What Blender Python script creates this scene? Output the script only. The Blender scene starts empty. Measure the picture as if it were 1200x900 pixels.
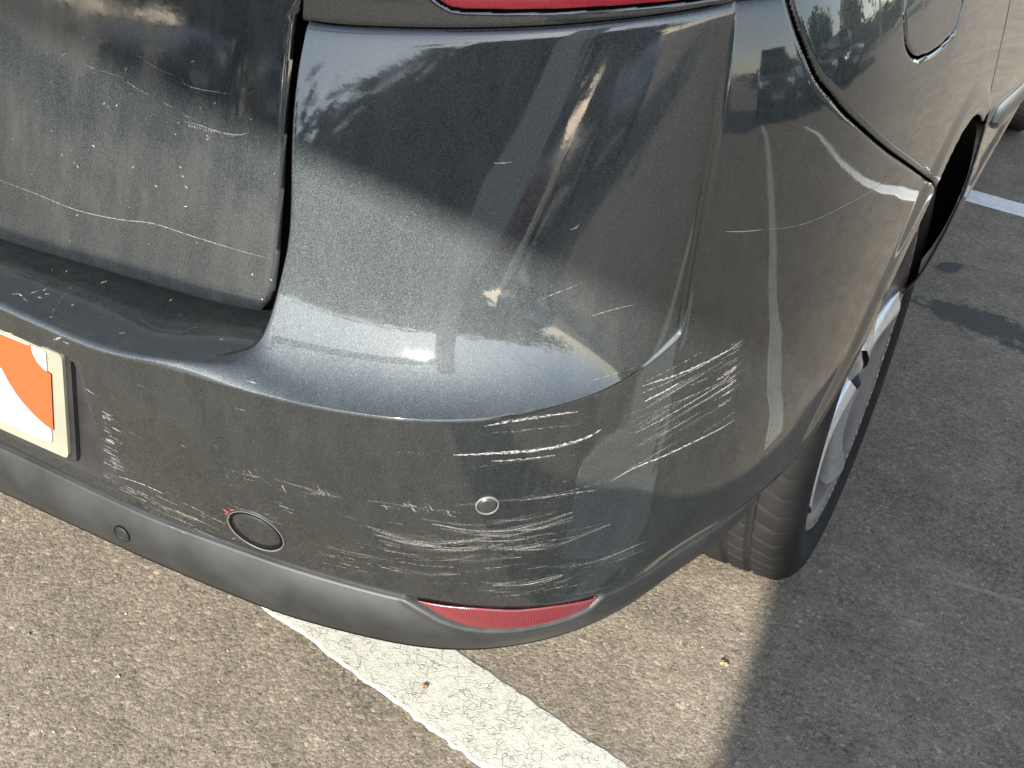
import bpy, bmesh, math, random
import numpy as np
from mathutils import Matrix, Vector
from mathutils.bvhtree import BVHTree
random.seed(4); RNG = np.random.default_rng(4)
R = math.radians
scene = bpy.context.scene
COL = scene.collection

# ------------------------------------------------------------------ camera, world, sun, exposure
CAM = np.array([1.01793869, -0.714114219, 1.11466808])
YAW, PITCH, ROLL, FPX = -0.397659494, 0.526915772, 0.141616142, 1486.13
def cam_basis(yaw, pitch, roll):
    f = np.array([math.sin(yaw)*math.cos(pitch), math.cos(yaw)*math.cos(pitch), -math.sin(pitch)])
    r = np.array([math.cos(yaw), -math.sin(yaw), 0.0]); u = np.cross(r, f)
    return math.cos(roll)*r+math.sin(roll)*u, -math.sin(roll)*r+math.cos(roll)*u, f
CR, CU, CF = cam_basis(YAW, PITCH, ROLL)
cd = bpy.data.cameras.new('camera'); cam = bpy.data.objects.new('camera', cd); COL.objects.link(cam)
cam.matrix_world = Matrix(((CR[0], CU[0], -CF[0], CAM[0]), (CR[1], CU[1], -CF[1], CAM[1]), (CR[2], CU[2], -CF[2], CAM[2]), (0, 0, 0, 1)))
cd.sensor_width = 36; cd.lens = 36*FPX/1200; cd.clip_start = 0.02; cd.clip_end = 2000
scene.camera = cam

SUN = Vector((math.sin(R(6.8))*math.cos(R(24)), -math.cos(R(6.8))*math.cos(R(24)), math.sin(R(24))))     # towards the sun, low behind the car
w = bpy.data.worlds.new('World'); scene.world = w; w.use_nodes = True
nt = w.node_tree; bg = nt.nodes['Background']
sky = nt.nodes.new('ShaderNodeTexSky'); sky.sky_type = 'NISHITA'; sky.sun_disc = False
sky.sun_elevation = math.asin(SUN.z); sky.sun_rotation = math.atan2(SUN.x, SUN.y)
sky.dust_density = 0.3; sky.air_density = 1.0
hs = nt.nodes.new('ShaderNodeHueSaturation'); hs.inputs['Saturation'].default_value = .62; nt.links.new(sky.outputs[0], hs.inputs['Color']); nt.links.new(hs.outputs[0], bg.inputs[0]); bg.inputs[1].default_value = 0.125
sl = bpy.data.lights.new('sun', 'SUN'); sl.energy = 4.6; sl.angle = R(0.55); sl.color = (1.0, 0.94, 0.85)
so = bpy.data.objects.new('sun', sl); COL.objects.link(so)
so.rotation_euler = (-SUN).to_track_quat('-Z', 'Y').to_euler(); so.location = SUN*30
vs = scene.view_settings
vs.view_transform = 'Standard'; vs.look = 'None'; vs.gamma = 1; vs.use_curve_mapping = False; vs.exposure = 1.75
scene.cycles.max_bounces = 8

# ------------------------------------------------------------------ small helpers
def pray(px, py):
    d = CF + CR*((px-600)/FPX) - CU*((py-450)/FPX)
    return d
def at_z(px, py, z): d = pray(px, py); return CAM + d*((z-CAM[2])/d[2])
def sstep(x, a, b):
    t = np.clip((np.asarray(x, float)-a)/(b-a), 0, 1); return t*t*(3-2*t)
def pchip(xs, ys):
    xs = np.asarray(xs, float); ys = np.asarray(ys, float); h = np.diff(xs); dl = np.diff(ys)/h
    m = np.zeros_like(ys)
    for i in range(1, len(xs)-1):
        if dl[i-1]*dl[i] > 0:
            w1 = 2*h[i]+h[i-1]; w2 = h[i]+2*h[i-1]; m[i] = (w1+w2)/(w1/dl[i-1]+w2/dl[i])
    m[0] = dl[0]; m[-1] = dl[-1]
    def f(x):
        x = np.asarray(x, float); i = np.clip(np.searchsorted(xs, x)-1, 0, len(xs)-2)
        t = np.clip((x-xs[i])/h[i], 0, 1)
        return (ys[i]*(1+2*t)*(1-t)**2 + h[i]*m[i]*t*(1-t)**2 + ys[i+1]*t*t*(3-2*t) + h[i]*m[i+1]*t*t*(t-1))
    return f
def tag(o, label=None, cat=None, group=None, kind=None):
    if label: o['label'] = label
    if cat: o['category'] = cat
    if group: o['group'] = group
    if kind: o['kind'] = kind
    return o
def link(name, me, mat=None, parent=None, smooth=True):
    o = bpy.data.objects.new(name, me); COL.objects.link(o)
    if mat is not None: me.materials.append(mat)
    if smooth and len(me.polygons): me.polygons.foreach_set('use_smooth', [True]*len(me.polygons))
    if parent is not None: o.parent = parent; 
    return o
def obj(name, verts, faces, mat=None, parent=None, smooth=True):
    me = bpy.data.meshes.new(name); me.from_pydata([tuple(map(float, p)) for p in verts], [], [tuple(map(int, f)) for f in faces]); me.update()
    return link(name, me, mat, parent, smooth)
def bobj(name, bm, mat=None, parent=None, smooth=False):
    me = bpy.data.meshes.new(name); bmesh.ops.recalc_face_normals(bm, faces=bm.faces); bm.to_mesh(me); bm.free(); return link(name, me, mat, parent, smooth)
def empty(name, loc=(0, 0, 0), rz=0.0):
    o = bpy.data.objects.new(name, None); COL.objects.link(o); o.location = loc; o.rotation_euler = (0, 0, rz); o.empty_display_size = .1
    return o
def add_box(bm, c, s, rz=0, bev=0):
    r = bmesh.ops.create_cube(bm, size=1)['verts']
    bmesh.ops.scale(bm, verts=r, vec=s)
    if bev: 
        es = list({e for v in r for e in v.link_edges}); q = bmesh.ops.bevel(bm, geom=es, offset=bev, segments=2, affect='EDGES', profile=.5); r = list({v for f in q['faces'] for v in f.verts} | {v for v in r if v.is_valid})
    bmesh.ops.rotate(bm, verts=r, cent=(0, 0, 0), matrix=Matrix.Rotation(rz, 3, 'Z')); bmesh.ops.translate(bm, verts=r, vec=c)
def lathe_mesh(prof, n=96, closed=False):
    # profile (radius, axial) swept about the X axis
    V = []; F = []; m = len(prof)
    for i in range(n):
        a = 2*math.pi*i/n
        for r, x in prof: V.append((x, r*math.sin(a), r*math.cos(a)))
    for i in range(n):
        for j in range(m if closed else m-1):
            a = i*m+j; b = i*m+(j+1) % m; c = ((i+1) % n)*m+(j+1) % m; d = ((i+1) % n)*m+j
            F.append((a, b, c, d))
    return V, F
def poly_sdf(P, poly):
    # signed distance, negative inside; P (N,2)
    poly = np.asarray(poly, float); P = np.asarray(P, float); n = len(poly); d = np.full(len(P), 1e9); inside = np.zeros(len(P), bool)
    for i in range(n):
        a = poly[i]; b = poly[(i+1) % n]; e = b-a; q = P-a
        t = np.clip((q@e)/max(e@e, 1e-12), 0, 1); d = np.minimum(d, np.hypot(*(q-t[:, None]*e).T))
        c = ((a[1] <= P[:, 1]) & (b[1] > P[:, 1])) | ((b[1] <= P[:, 1]) & (a[1] > P[:, 1]))
        with np.errstate(divide='ignore', invalid='ignore'):
            xi = a[0]+(P[:, 1]-a[1])*e[0]/e[1] if e[1] != 0 else np.full(len(P), 1e9)
        inside ^= c & (P[:, 0] < xi)
    return np.where(inside, -d, d)
def smooth_loop(pts, n=8, closed=True):
    # Catmull-Rom through the points
    P = np.asarray(pts, float); out = []; m = len(P)
    for i in range(m if closed else m-1):
        p0, p1, p2, p3 = (P[(i-1) % m], P[i], P[(i+1) % m], P[(i+2) % m]) if closed else (P[max(i-1, 0)], P[i], P[i+1], P[min(i+2, m-1)])
        for k in range(n):
            t = k/n; out.append(.5*((2*p1)+(p2-p0)*t+(2*p0-5*p1+4*p2-p3)*t*t+(3*p1-p0-3*p2+p3)*t**3))
    if not closed: out.append(P[-1])
    return np.array(out)
def grid_tris(n, m):
    i, j = np.meshgrid(np.arange(n-1), np.arange(m-1), indexing='ij'); a = (i*m+j).ravel(); b = a+m; c = b+1; d = a+1
    return np.concatenate([np.stack([a, b, c], 1), np.stack([a, c, d], 1)])
def clip(V, T, s, attrs=()):
    # keep the part of a triangle mesh where s < 0, cutting triangles along the zero line
    ins = s < 0; cnt = ins[T].sum(1); keep = [T[cnt == 3]]; newV = []; cache = {}; base = len(V); A = [list() for _ in attrs]
    def cut(a, b):
        k = (a, b) if a < b else (b, a)
        if k not in cache:
            t = s[k[0]]/(s[k[0]]-s[k[1]]); cache[k] = base+len(newV); newV.append(V[k[0]]*(1-t)+V[k[1]]*t)
            for q, at in enumerate(attrs): A[q].append(at[k[0]]*(1-t)+at[k[1]]*t)
        return cache[k]
    ex = []
    for tri in T[(cnt == 1) | (cnt == 2)]:
        k = ins[tri]; 
        if k.sum() == 1:
            i = int(np.argmax(k)); a, b, c = tri[i], tri[(i+1) % 3], tri[(i+2) % 3]; ex.append((a, cut(a, b), cut(a, c)))
        else:
            i = int(np.argmin(k)); a, b, c = tri[i], tri[(i+1) % 3], tri[(i+2) % 3]; p = cut(a, b); q = cut(a, c); ex += [(p, b, c), (p, c, q)]
    TT = np.concatenate(keep+([np.array(ex)] if ex else [])).astype(int)
    VV = np.concatenate([V, np.array(newV).reshape(-1, 3)]) if newV else V
    AA = [np.concatenate([at, np.array(A[q]).reshape((-1,)+at.shape[1:])]) if newV else at for q, at in enumerate(attrs)]
    used = np.unique(TT); mp = np.full(len(VV), -1); mp[used] = np.arange(len(used))
    return VV[used], mp[TT], [at[used] for at in AA]
def skin(name, V, T, mat, parent, th=0.003, mirror=False):
    VS = [(V, T)]
    if mirror:
        W = V*np.array([-1, 1, 1]); T2 = T[:, ::-1]
        mid = np.abs(V[:, 0]) < 1e-6
        if mid.any():
            idx = np.arange(len(V)); mp = np.where(mid, idx, len(V)+np.cumsum(~mid)-1); VS = [(np.concatenate([V, W[~mid]]), np.concatenate([T, mp[T2]]))]
        else: VS.append((W, T2))
    out = []
    for v, t in VS:
        o = obj(name, v, t, mat, parent)
        if th:
            m = o.modifiers.new('thickness', 'SOLIDIFY'); m.thickness = th; m.offset = -1; m.use_rim = True
        out.append(o)
    return out[0]

# ------------------------------------------------------------------ materials
class NB:
    def __init__(s, name):
        s.m = bpy.data.materials.new(name); s.m.use_nodes = True; s.t = s.m.node_tree; s.b = s.t.nodes['Principled BSDF']
    def n(s, typ, **k):
        x = s.t.nodes.new(typ)
        for a, v in k.items():
            if a.startswith('i_'): x.inputs[a[2:].replace('_', ' ')].default_value = v
            else: setattr(x, a, v)
        return x
    def l(s, a, b): s.t.links.new(a, b)
    def coord(s): return s.n('ShaderNodeTexCoord').outputs['Object']
    def noise(s, scale, detail=3, rough=.55, vec=None, dim='3D'):
        x = s.n('ShaderNodeTexNoise', noise_dimensions=dim); x.inputs['Scale'].default_value = scale; x.inputs['Detail'].default_value = detail; x.inputs['Roughness'].default_value = rough
        s.l(vec if vec is not None else s.coord(), x.inputs['Vector']); return x.outputs['Fac']
    def vor(s, scale, vec=None, feature='F1', out='Distance'):
        x = s.n('ShaderNodeTexVoronoi', feature=feature); x.inputs['Scale'].default_value = scale
        s.l(vec if vec is not None else s.coord(), x.inputs['Vector']); return x.outputs[out]
    def ramp(s, fac, stops, interp='LINEAR'):
        x = s.n('ShaderNodeValToRGB'); r = x.color_ramp; r.interpolation = interp
        while len(r.elements) < len(stops): r.elements.new(.5)
        for e, (p, c) in zip(r.elements, stops):
            e.position = p; e.color = (c, c, c, 1) if isinstance(c, (int, float)) else (*c, 1)
        s.l(fac, x.inputs[0]); return x.outputs[0]
    def math(s, op, a, b=None, clampv=False):
        x = s.n('ShaderNodeMath', operation=op, use_clamp=clampv)
        for i, q in enumerate((a, b)):
            if q is None: continue
            if isinstance(q, (int, float)): x.inputs[i].default_value = q
            else: s.l(q, x.inputs[i])
        return x.outputs[0]
    def mix(s, fac, a, b):
        x = s.n('ShaderNodeMix', data_type='RGBA')
        for q, sock in ((fac, x.inputs[0]), (a, x.inputs[6]), (b, x.inputs[7])):
            if isinstance(q, (int, float)): sock.default_value = q
            elif isinstance(q, tuple): sock.default_value = (*q, 1)
            else: s.l(q, sock)
        return x.outputs[2]
    def bump(s, h, strength=.3, dist=.002, normal=None):
        x = s.n('ShaderNodeBump'); x.inputs['Strength'].default_value = strength; x.inputs['Distance'].default_value = dist; s.l(h, x.inputs['Height'])
        if normal is not None: s.l(normal, x.inputs['Normal'])
        return x.outputs[0]
    def set(s, **k):
        for a, v in k.items():
            q = s.b.inputs[a.replace('_', ' ')]
            if isinstance(v, (int, float)): q.default_value = v
            elif isinstance(v, tuple): q.default_value = (*v, 1) if len(v) == 3 else v
            else: s.l(v, q)
        return s
def simple(name, color, rough=.5, metallic=0, **k):
    b = NB(name); b.set(Base_Color=color, Roughness=rough, Metallic=metallic, **k); return b.m

def paint_mat(name, tint=(0.0250, 0.0296, 0.0312), dirt=0.35):
    b = NB(name); co = b.coord()
    v = b.n('ShaderNodeTexVoronoi'); v.inputs['Scale'].default_value = 2300; b.l(co, v.inputs['Vector'])
    cell = v.outputs['Color']
    # each flake leans its own way
    sub = b.n('ShaderNodeVectorMath', operation='SUBTRACT'); b.l(cell, sub.inputs[0]); sub.inputs[1].default_value = (.5, .5, .5)
    sc = b.n('ShaderNodeVectorMath', operation='SCALE'); b.l(sub.outputs[0], sc.inputs[0]); sc.inputs['Scale'].default_value = 0.085
    geo = b.n('ShaderNodeNewGeometry'); ad = b.n('ShaderNodeVectorMath', operation='ADD'); b.l(geo.outputs['Normal'], ad.inputs[0]); b.l(sc.outputs[0], ad.inputs[1])
    nm = b.n('ShaderNodeVectorMath', operation='NORMALIZE'); b.l(ad.outputs[0], nm.inputs[0])
    sep = b.n('ShaderNodeSeparateColor'); b.l(cell, sep.inputs[0])
    fl = b.ramp(sep.outputs[0], [(0, (tint[0]*.55, tint[1]*.55, tint[2]*.55)), (.6, tint), (.86, (tint[0]*1.6, tint[1]*1.7, tint[2]*1.7)), (.97, (tint[0]*2.2, tint[1]*2.3, tint[2]*2.3)), (1, (tint[0]*3.4, tint[1]*3.4, tint[2]*3.4))])
    # dust film and grime, streaked downwards
    mp = b.n('ShaderNodeMapping'); mp.inputs['Scale'].default_value = (9, 9, 1.6); b.l(co, mp.inputs[0])
    streak = b.noise(6, 5, .65, mp.outputs[0]); broad = b.noise(5, 4, .6)
    d = b.math('MULTIPLY', b.ramp(streak, [(.40, 0), (.72, 1)]), b.ramp(broad, [(.3, .25), (.7, 1)]))
    dust = b.math('MULTIPLY', d, dirt)
    speck = b.ramp(b.vor(130, out='Distance'), [(.05, 1), (.11, 0)])
    speck = b.math('MULTIPLY', speck, b.ramp(b.noise(31, 3), [(.66, 0), (.74, 1)]))
    allf = b.math('ADD', b.math('MULTIPLY', dust, .55), b.math('MULTIPLY', speck, .5), True)
    b.set(Base_Color=b.mix(allf, fl, (.15, .142, .128)), Metallic=b.math('SUBTRACT', .82, allf, True), Roughness=b.math('ADD', .57, b.math('MULTIPLY', allf, .3)), Normal=nm.outputs[0])
    orange = b.noise(160, 2); fine = b.noise(26, 3)
    h = b.math('ADD', b.math('MULTIPLY', orange, .25), fine)
    b.set(Coat_Weight=b.math('SUBTRACT', 1.0, b.math('MULTIPLY', allf, .9), True), Coat_Roughness=b.math('ADD', .032, b.math('MULTIPLY', dust, .25)), Coat_IOR=1.76)
    b.l(b.bump(h, .022, .0016), b.b.inputs['Coat Normal'])
    return b.m
M = {}
M['paint'] = paint_mat('metallic_grey_paint', dirt=.17)
M['paint_dusty'] = paint_mat('dusty_grey_paint', (.0165, .0195, .0215), dirt=.30)
def plastic(name, col, rough=.5, var=.25, bumpn=.15, scale=900):
    b = NB(name); n1 = b.noise(14, 5, .65); n2 = b.noise(scale, 2)
    b.set(Base_Color=b.mix(b.ramp(n1, [(.3, 0), (.75, 1)]), col, tuple(c*(1+var)+.012 for c in col)), Roughness=b.math('ADD', rough-.08, b.math('MULTIPLY', n1, .2)), Normal=b.bump(n2, bumpn, .0006))
    return b.m
M['valance'] = plastic('weathered_grey_plastic', (.0098, .0108, .0108), .5, .55)
M['black_plastic'] = plastic('black_plastic', (.011, .011, .0115), .42, .5)
M['gloss_black'] = plastic('glossy_black_plastic', (.012, .012, .013), .16, .6, .05)
M['seal'] = simple('black_rubber_seal', (.003, .003, .0035), .8, 0, **{'Specular_IOR_Level': .08})
M['dark'] = simple('underbody_dark', (.004, .004, .004), .9, 0, **{'Specular_IOR_Level': .1})
M['sensor'] = plastic('sensor_grey', (.016, .017, .018), .3, .3)
def tyre_mat():
    b = NB('tyre_rubber'); n = b.noise(18, 5, .7); b.set(Base_Color=b.mix(b.ramp(n, [(.35, 0), (.8, 1)]), (.009, .009, .009), (.022, .021, .020)), Specular_IOR_Level=.22, Roughness=.85, Normal=b.bump(b.noise(350, 3), .25, .0008)); return b.m
M['tyre'] = tyre_mat()
def alloy_mat():
    b = NB('alloy_silver'); n = b.noise(60, 5, .7); g = b.ramp(n, [(.48, 0), (.75, 1)])
    b.set(Base_Color=b.mix(b.math('MULTIPLY', g, .6), (.62, .63, .64), (.25, .19, .14)), Metallic=.75, Roughness=.30, Coat_Weight=.5, Coat_Roughness=.1); return b.m
M['alloy'] = alloy_mat()
M['barrel'] = plastic('dusty_rim_barrel', (.085, .070, .060), .5, .8, .05); M['barrel'].node_tree.nodes['Principled BSDF'].inputs['Metallic'].default_value = .3
def rash_mat():
    b = NB('scuffed_rim_edge'); n = b.noise(140, 4, .7); g = b.ramp(n, [(.36, 0), (.54, 1)])
    b.set(Base_Color=b.mix(g, (.55, .55, .55), (.13, .065, .040)), Metallic=.6, Roughness=b.math('ADD', .57, b.math('MULTIPLY', g, .4)), Normal=b.bump(n, .5, .001)); return b.m
M['rash'] = rash_mat()
M['brake'] = simple('brake_steel', (.25, .22, .20), .5, .9)
def lens_mat(name='red_lens', ca=(.105, .020, .022), cb=(.05, .007, .009)):
    b = NB(name); 
    x = b.n('ShaderNodeTexWave', wave_type='BANDS', bands_direction='X'); x.inputs['Scale'].default_value = 140; b.l(b.coord(), x.inputs['Vector'])
    b.set(Base_Color=b.mix(b.ramp(x.outputs['Fac'], [(.2, 0), (.8, .35)]), ca, cb), Roughness=.12, Coat_Weight=1.0, Coat_Roughness=.03, Normal=b.bump(x.outputs['Fac'], .25, .0006)); return b.m
M['lens'] = lens_mat(); M['lamp'] = lens_mat('red_lamp_lens', (.42, .014, .035), (.22, .006, .016))
M['glass'] = simple('dark_glass', (.012, .015, .016), .04, 0, Coat_Weight=1.0)
M['plate_white'] = plastic('plate_white', (.38, .38, .375), .35, .04, .02)
M['plate_cream'] = plastic('plate_cream_edge', (.17, .17, .13), .4, .15, .03)
M['orange'] = simple('plate_orange', (.36, .062, .018), .4)
def scuff_mat():
    b = NB('scuff_white'); uv = b.n('ShaderNodeTexCoord').outputs['UV']; mp = b.n('ShaderNodeMapping'); b.l(uv, mp.inputs[0]); mp.inputs['Scale'].default_value = (1, 1, 1)
    a = b.noise(1.0, 4, .7, mp.outputs[0], '2D')
    at = b.n('ShaderNodeAttribute', attribute_name='wear'); 
    sp = b.n('ShaderNodeSeparateXYZ'); b.l(uv, sp.inputs[0])
    fine = b.noise(900, 2, .6)
    k = b.math('ADD', b.math('MULTIPLY', a, .75), b.math('MULTIPLY', fine, .25))
    thr = b.math('SUBTRACT', 1.0, at.outputs['Fac'])
    al = b.math('MULTIPLY', b.math('MULTIPLY', b.math('SUBTRACT', k, thr), 6.0, True), .85)
    b.set(Base_Color=(.40, .39, .37), Roughness=.7, Alpha=al); return b.m
M['scuff'] = scuff_mat()
M['red_scuff'] = simple('red_transfer', (.30, .05, .04), .6)

def ground_mat():
    b = NB('asphalt'); co = b.coord()
    big = b.noise(1.3, 5, .6); mid = b.noise(9, 5, .65); fine = b.noise(300, 4, .75)
    v1 = b.vor(165, feature='F1', out='Color'); v1d = b.vor(165, out='Distance'); v2 = b.vor(520, out='Color'); v2d = b.vor(520, out='Distance')
    sp = b.n('ShaderNodeSeparateColor'); b.l(v1, sp.inputs[0]); sp2 = b.n('ShaderNodeSeparateColor'); b.l(v2, sp2.inputs[0])
    base = b.ramp(b.math('ADD', b.math('MULTIPLY', mid, .6), b.math('MULTIPLY', big, .4)), [(.34, (.140, .117, .088)), (.66, (.240, .203, .154))])
    st = b.ramp(sp.outputs[0], [(0, .55), (.5, .95), (.9, 1.2), (.965, 1.4), (1, 2.1)])
    st2 = b.ramp(sp2.outputs[1], [(0, .6), (.8, 1.15), (1, 1.7)])
    m1 = b.n('ShaderNodeMix', data_type='RGBA', blend_type='MULTIPLY'); m1.inputs[0].default_value = .52; b.l(base, m1.inputs[6]); b.l(st, m1.inputs[7])
    m2 = b.n('ShaderNodeMix', data_type='RGBA', blend_type='MULTIPLY'); m2.inputs[0].default_value = .7; b.l(m1.outputs[2], m2.inputs[6]); b.l(st2, m2.inputs[7])
    pit = b.math('MAXIMUM', b.ramp(b.noise(75, 5, .75), [(.33, 1), (.43, 0)]), b.math('MULTIPLY', b.ramp(b.noise(130, 4, .75), [(.42, 1), (.50, 0)]), b.ramp(b.noise(5, 4, .65), [(.50, 0), (.66, 1)])))
    col = b.mix(b.math('MULTIPLY', pit, .62), m2.outputs[2], (.03, .027, .023))
    # oil stain to the right of the car, an uneven trail
    def stain(cx, cy, rx, ry, ang, n_amp):
        mp = b.n('ShaderNodeMapping', vector_type='TEXTURE'); mp.inputs['Location'].default_value = (cx, cy, 0); mp.inputs['Rotation'].default_value = (0, 0, ang); mp.inputs['Scale'].default_value = (rx, ry, 1); b.l(co, mp.inputs[0])
        s_ = b.n('ShaderNodeSeparateXYZ'); b.l(mp.outputs[0], s_.inputs[0])
        r2 = b.math('ADD', b.math('MULTIPLY', s_.outputs[0], s_.outputs[0]), b.math('MULTIPLY', s_.outputs[1], s_.outputs[1]))
        rr = b.math('ADD', b.math('POWER', r2, .5), b.math('MULTIPLY', b.math('SUBTRACT', b.noise(28, 4, .7), .5), n_amp))
        return b.ramp(rr, [(.75, 1), (1.05, 0)])
    oil = stain(.955, 1.92, .145, .072, R(-12), 2.0); oil2 = stain(1.13, 1.87, .12, .07, R(-8), 1.3); oil3 = stain(.845, 2.17, .028, .05, R(-20), 1.2)
    o = b.math('MAXIMUM', b.math('MAXIMUM', oil, oil2), oil3)
    col = b.mix(b.math('MULTIPLY', o, .86), col, (.010, .010, .012))
    scf = stain(1.13, .965, .09, .006, R(8), 1.0); col = b.mix(b.math('MULTIPLY', scf, .45), col, (.30, .28, .25))
    h = b.math('ADD', b.math('ADD', b.math('MULTIPLY', b.ramp(v1d, [(0, 1), (.75, 0)]), .8), b.math('MULTIPLY', b.ramp(v2d, [(0, 1), (.8, 0)]), .35)), b.math('ADD', b.math('MULTIPLY', fine, .5), b.math('MULTIPLY', pit, -1.2)))
    b.set(Base_Color=col, Roughness=b.math('SUBTRACT', .94, b.math('MULTIPLY', o, .22)), Normal=b.bump(h, .55, .0016)); b.b.inputs['Specular IOR Level'].default_value = .3
    return b.m
M['asphalt'] = ground_mat()
def line_mat(name, white, crack=.55):
    b = NB(name); n = b.noise(40, 5, .7); e = b.vor(95, feature='DISTANCE_TO_EDGE', out='Distance'); fine = b.noise(220, 4, .75)
    # thin worn cracks between lumps of paint
    nv = b.n('ShaderNodeTexNoise'); nv.inputs['Scale'].default_value = 50; b.l(b.coord(), nv.inputs['Vector'])
    mx = b.n('ShaderNodeVectorMath', operation='SCALE'); b.l(nv.outputs['Color'], mx.inputs[0]); mx.inputs['Scale'].default_value = .03
    ad = b.n('ShaderNodeVectorMath', operation='ADD'); b.l(b.coord(), ad.inputs[0]); b.l(mx.outputs[0], ad.inputs[1])
    e = b.vor(85, ad.outputs[0], 'DISTANCE_TO_EDGE', 'Distance')
    cr = b.math('MULTIPLY', b.ramp(e, [(.0, 1), (.07, 0)]), b.ramp(n, [(.40, 0), (.58, 1)]))
    chip = b.math('MAXIMUM', b.ramp(b.noise(150, 5, .8), [(.34, 1), (.40, 0)]), b.math('MULTIPLY', b.ramp(b.noise(230, 3, .7), [(.40, 1), (.46, 0)]), b.ramp(b.noise(14, 4, .7), [(.52, 0), (.66, 1)])))
    k = b.math('MULTIPLY', b.math('MAXIMUM', cr, chip), crack)
    b.set(Base_Color=b.mix(k, b.mix(b.ramp(n, [(.3, 0), (.7, 1)]), white, tuple(c*.82 for c in white)), (.06, .055, .045)), Roughness=.85, Normal=b.bump(b.math('SUBTRACT', b.math('ADD', fine, b.math('MULTIPLY', n, .6)), b.math('MULTIPLY', k, 1.2)), .7, .0016)); return b.m
M['line'] = line_mat('worn_white_line', (.45, .445, .385), .55); M['line_bright'] = line_mat('white_line', (.80, .80, .77), .3)

# ------------------------------------------------------------------ the outer skin of the car
AX, AY, RF = .45, .55, .4
U1 = AX+RF*math.pi/2
def to_U(x, y):
    if y >= AY: return U1+(y-AY), x-AX
    if x <= AX: return x, AY-y
    return AX+RF*math.atan2(x-AX, AY-y), math.hypot(x-AX, AY-y)
def from_U(U, d):
    U = np.asarray(U, float); th = np.clip((U-AX)/RF, 0, math.pi/2)
    x = np.where(U < AX, U, AX+d*np.sin(th)); y = AY-d*np.cos(th)+np.maximum(U-U1, 0)
    return x, y
P_plan = pchip([-.5, .05, .10, .16, .2155, .25, .30, .35, .40, .45, .55, .70, .90, 2.4, 3.1, 3.45, 3.7], [.2, .60, .66, .728, .779, .8055, .8335, .853, .866, .8745, .885, .893, .895, .895, .88, .84, .72])
G_z = pchip([.2, .27, .311, .345, .389, .45, .485, .547, .62, .70, .80, .83, .86, .89, .92, .95, 1.0, 1.1], [-.095, -.078, -.056, -.040, -.020, -.009, -.005, 0, 0, -.004, -.013, -.0175, -.0235, -.0315, -.041, -.0515, -.071, -.115])
AXLE_Y, AXLE_Z, ARCH_R = .845, .325, .366   # wheel arch (a little longer than high)
WHEEL_Y = .896
def side_X(y, z):
    x = P_plan(y)+G_z(z)
    r = np.hypot((y-AXLE_Y)/1.035, z-AXLE_Z)
    x = x + .0045*sstep(z, .36, .5)*(1-sstep(r, ARCH_R+.024, ARCH_R+.048))     # wheel arch flare
    # door swage and sill
    x = x + .014*sstep(y, 1.16, 1.26)*(1-sstep(z, .335, .350)) - .010*sstep(y, 1.3, 1.5)*np.exp(-((z-.40)/.03)**2)
    return x
def blur(f, lo, hi, sig, cut=None):
    # running mean of a tabulated curve, each side of a crease on its own
    n = int((hi-lo)/.002)+1; x = np.linspace(lo, hi, n); y = f(x); k = int(3*sig/.002); g = np.exp(-.5*(np.arange(-k, k+1)*.002/sig)**2); g /= g.sum()
    def sm(y):
        a = 2*y[0]-y[k:0:-1] if len(y) > k else np.full(k, y[0]); b = 2*y[-1]-y[-2:-k-2:-1] if len(y) > k+1 else np.full(k, y[-1]); return np.convolve(np.concatenate([a, y, b]), g, 'valid')
    if cut is None: out = sm(y)
    else:
        m = x <= cut; out = np.concatenate([sm(y[m]), sm(y[~m])])
    return lambda u: np.interp(u, x, out)
def level(pts, sig=.03, cut=None):
    ud = [to_U(p[0], p[1]) for p in pts]; o = np.argsort([a[0] for a in ud]); U = np.array([ud[i][0] for i in o]); d = np.array([ud[i][1] for i in o]); z = np.array([pts[i][2] for i in o])
    return blur(pchip(U, d), U[0], U[-1], sig, cut), blur(pchip(U, z), U[0], U[-1], sig, cut)
def on_plan(px, plan):
    # where the sight lines of a traced edge meet the upright sheet over a plan curve
    xs, ys = np.array(plan).T; f = pchip(xs, ys); out = []
    for q in px:
        d = pray(*q); t = .6
        for _ in range(80):
            p = CAM+d*t; t += (f(np.clip(p[0], xs[0], xs[-1]))-p[1])/d[1]*.7
        out.append(tuple(CAM+d*t))
    return out
LIP = level([(-.05, .072, .27), (.115, .073, .27), (.30, .074, .27), (.463, .082, .27), (.535, .098, .27), (.585, .111, .27), (.639, .134, .27), (.685, .173, .27), (.741, .255, .27), (.774, .366, .27), (.797, .446, .27), (.808, .56, .27), (.815, .8, .265), (.83, 1.2, .24), (.835, 1.6, .225), (.835, 3.0, .22), (.80, 3.4, .22), (.6, 3.7, .22)])
L1 = level([(-.05, .066, .34), (.13, .066, .34), (.319, .062, .34), (.42, .071, .34), (.536, .089, .34), (.588, .099, .34), (.605, .104, .34), (.662, .127, .34), (.694, .147, .34), (.75, .207, .34), (.791, .333, .34), (.803, .370, .337), (.828, .455, .347), (.845, .56, .36), (.85, .8, .36), (.862, 1.2, .35), (.868, 1.6, .34), (.868, 3.0, .34), (.83, 3.4, .34), (.62, 3.7, .34)])
PLAN2 = [(-.05, -.006), (.22, -.006), (.34, -.003), (.40, .004), (.455, .0150), (.51, .029), (.56, .0415), (.60, .0535), (.64, .0705), (.68, .0985), (.72, .1415), (.75, .1820), (.773, .216), (.785, .234)]
PLAN5 = [(.40, .122), (.445, .129), (.52, .143), (.60, .159), (.65, .174), (.69, .190), (.73, .2095), (.759, .2285), (.79, .252)]
CORNER = (.773, .216)
UC = to_U(*CORNER)[0]
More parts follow.
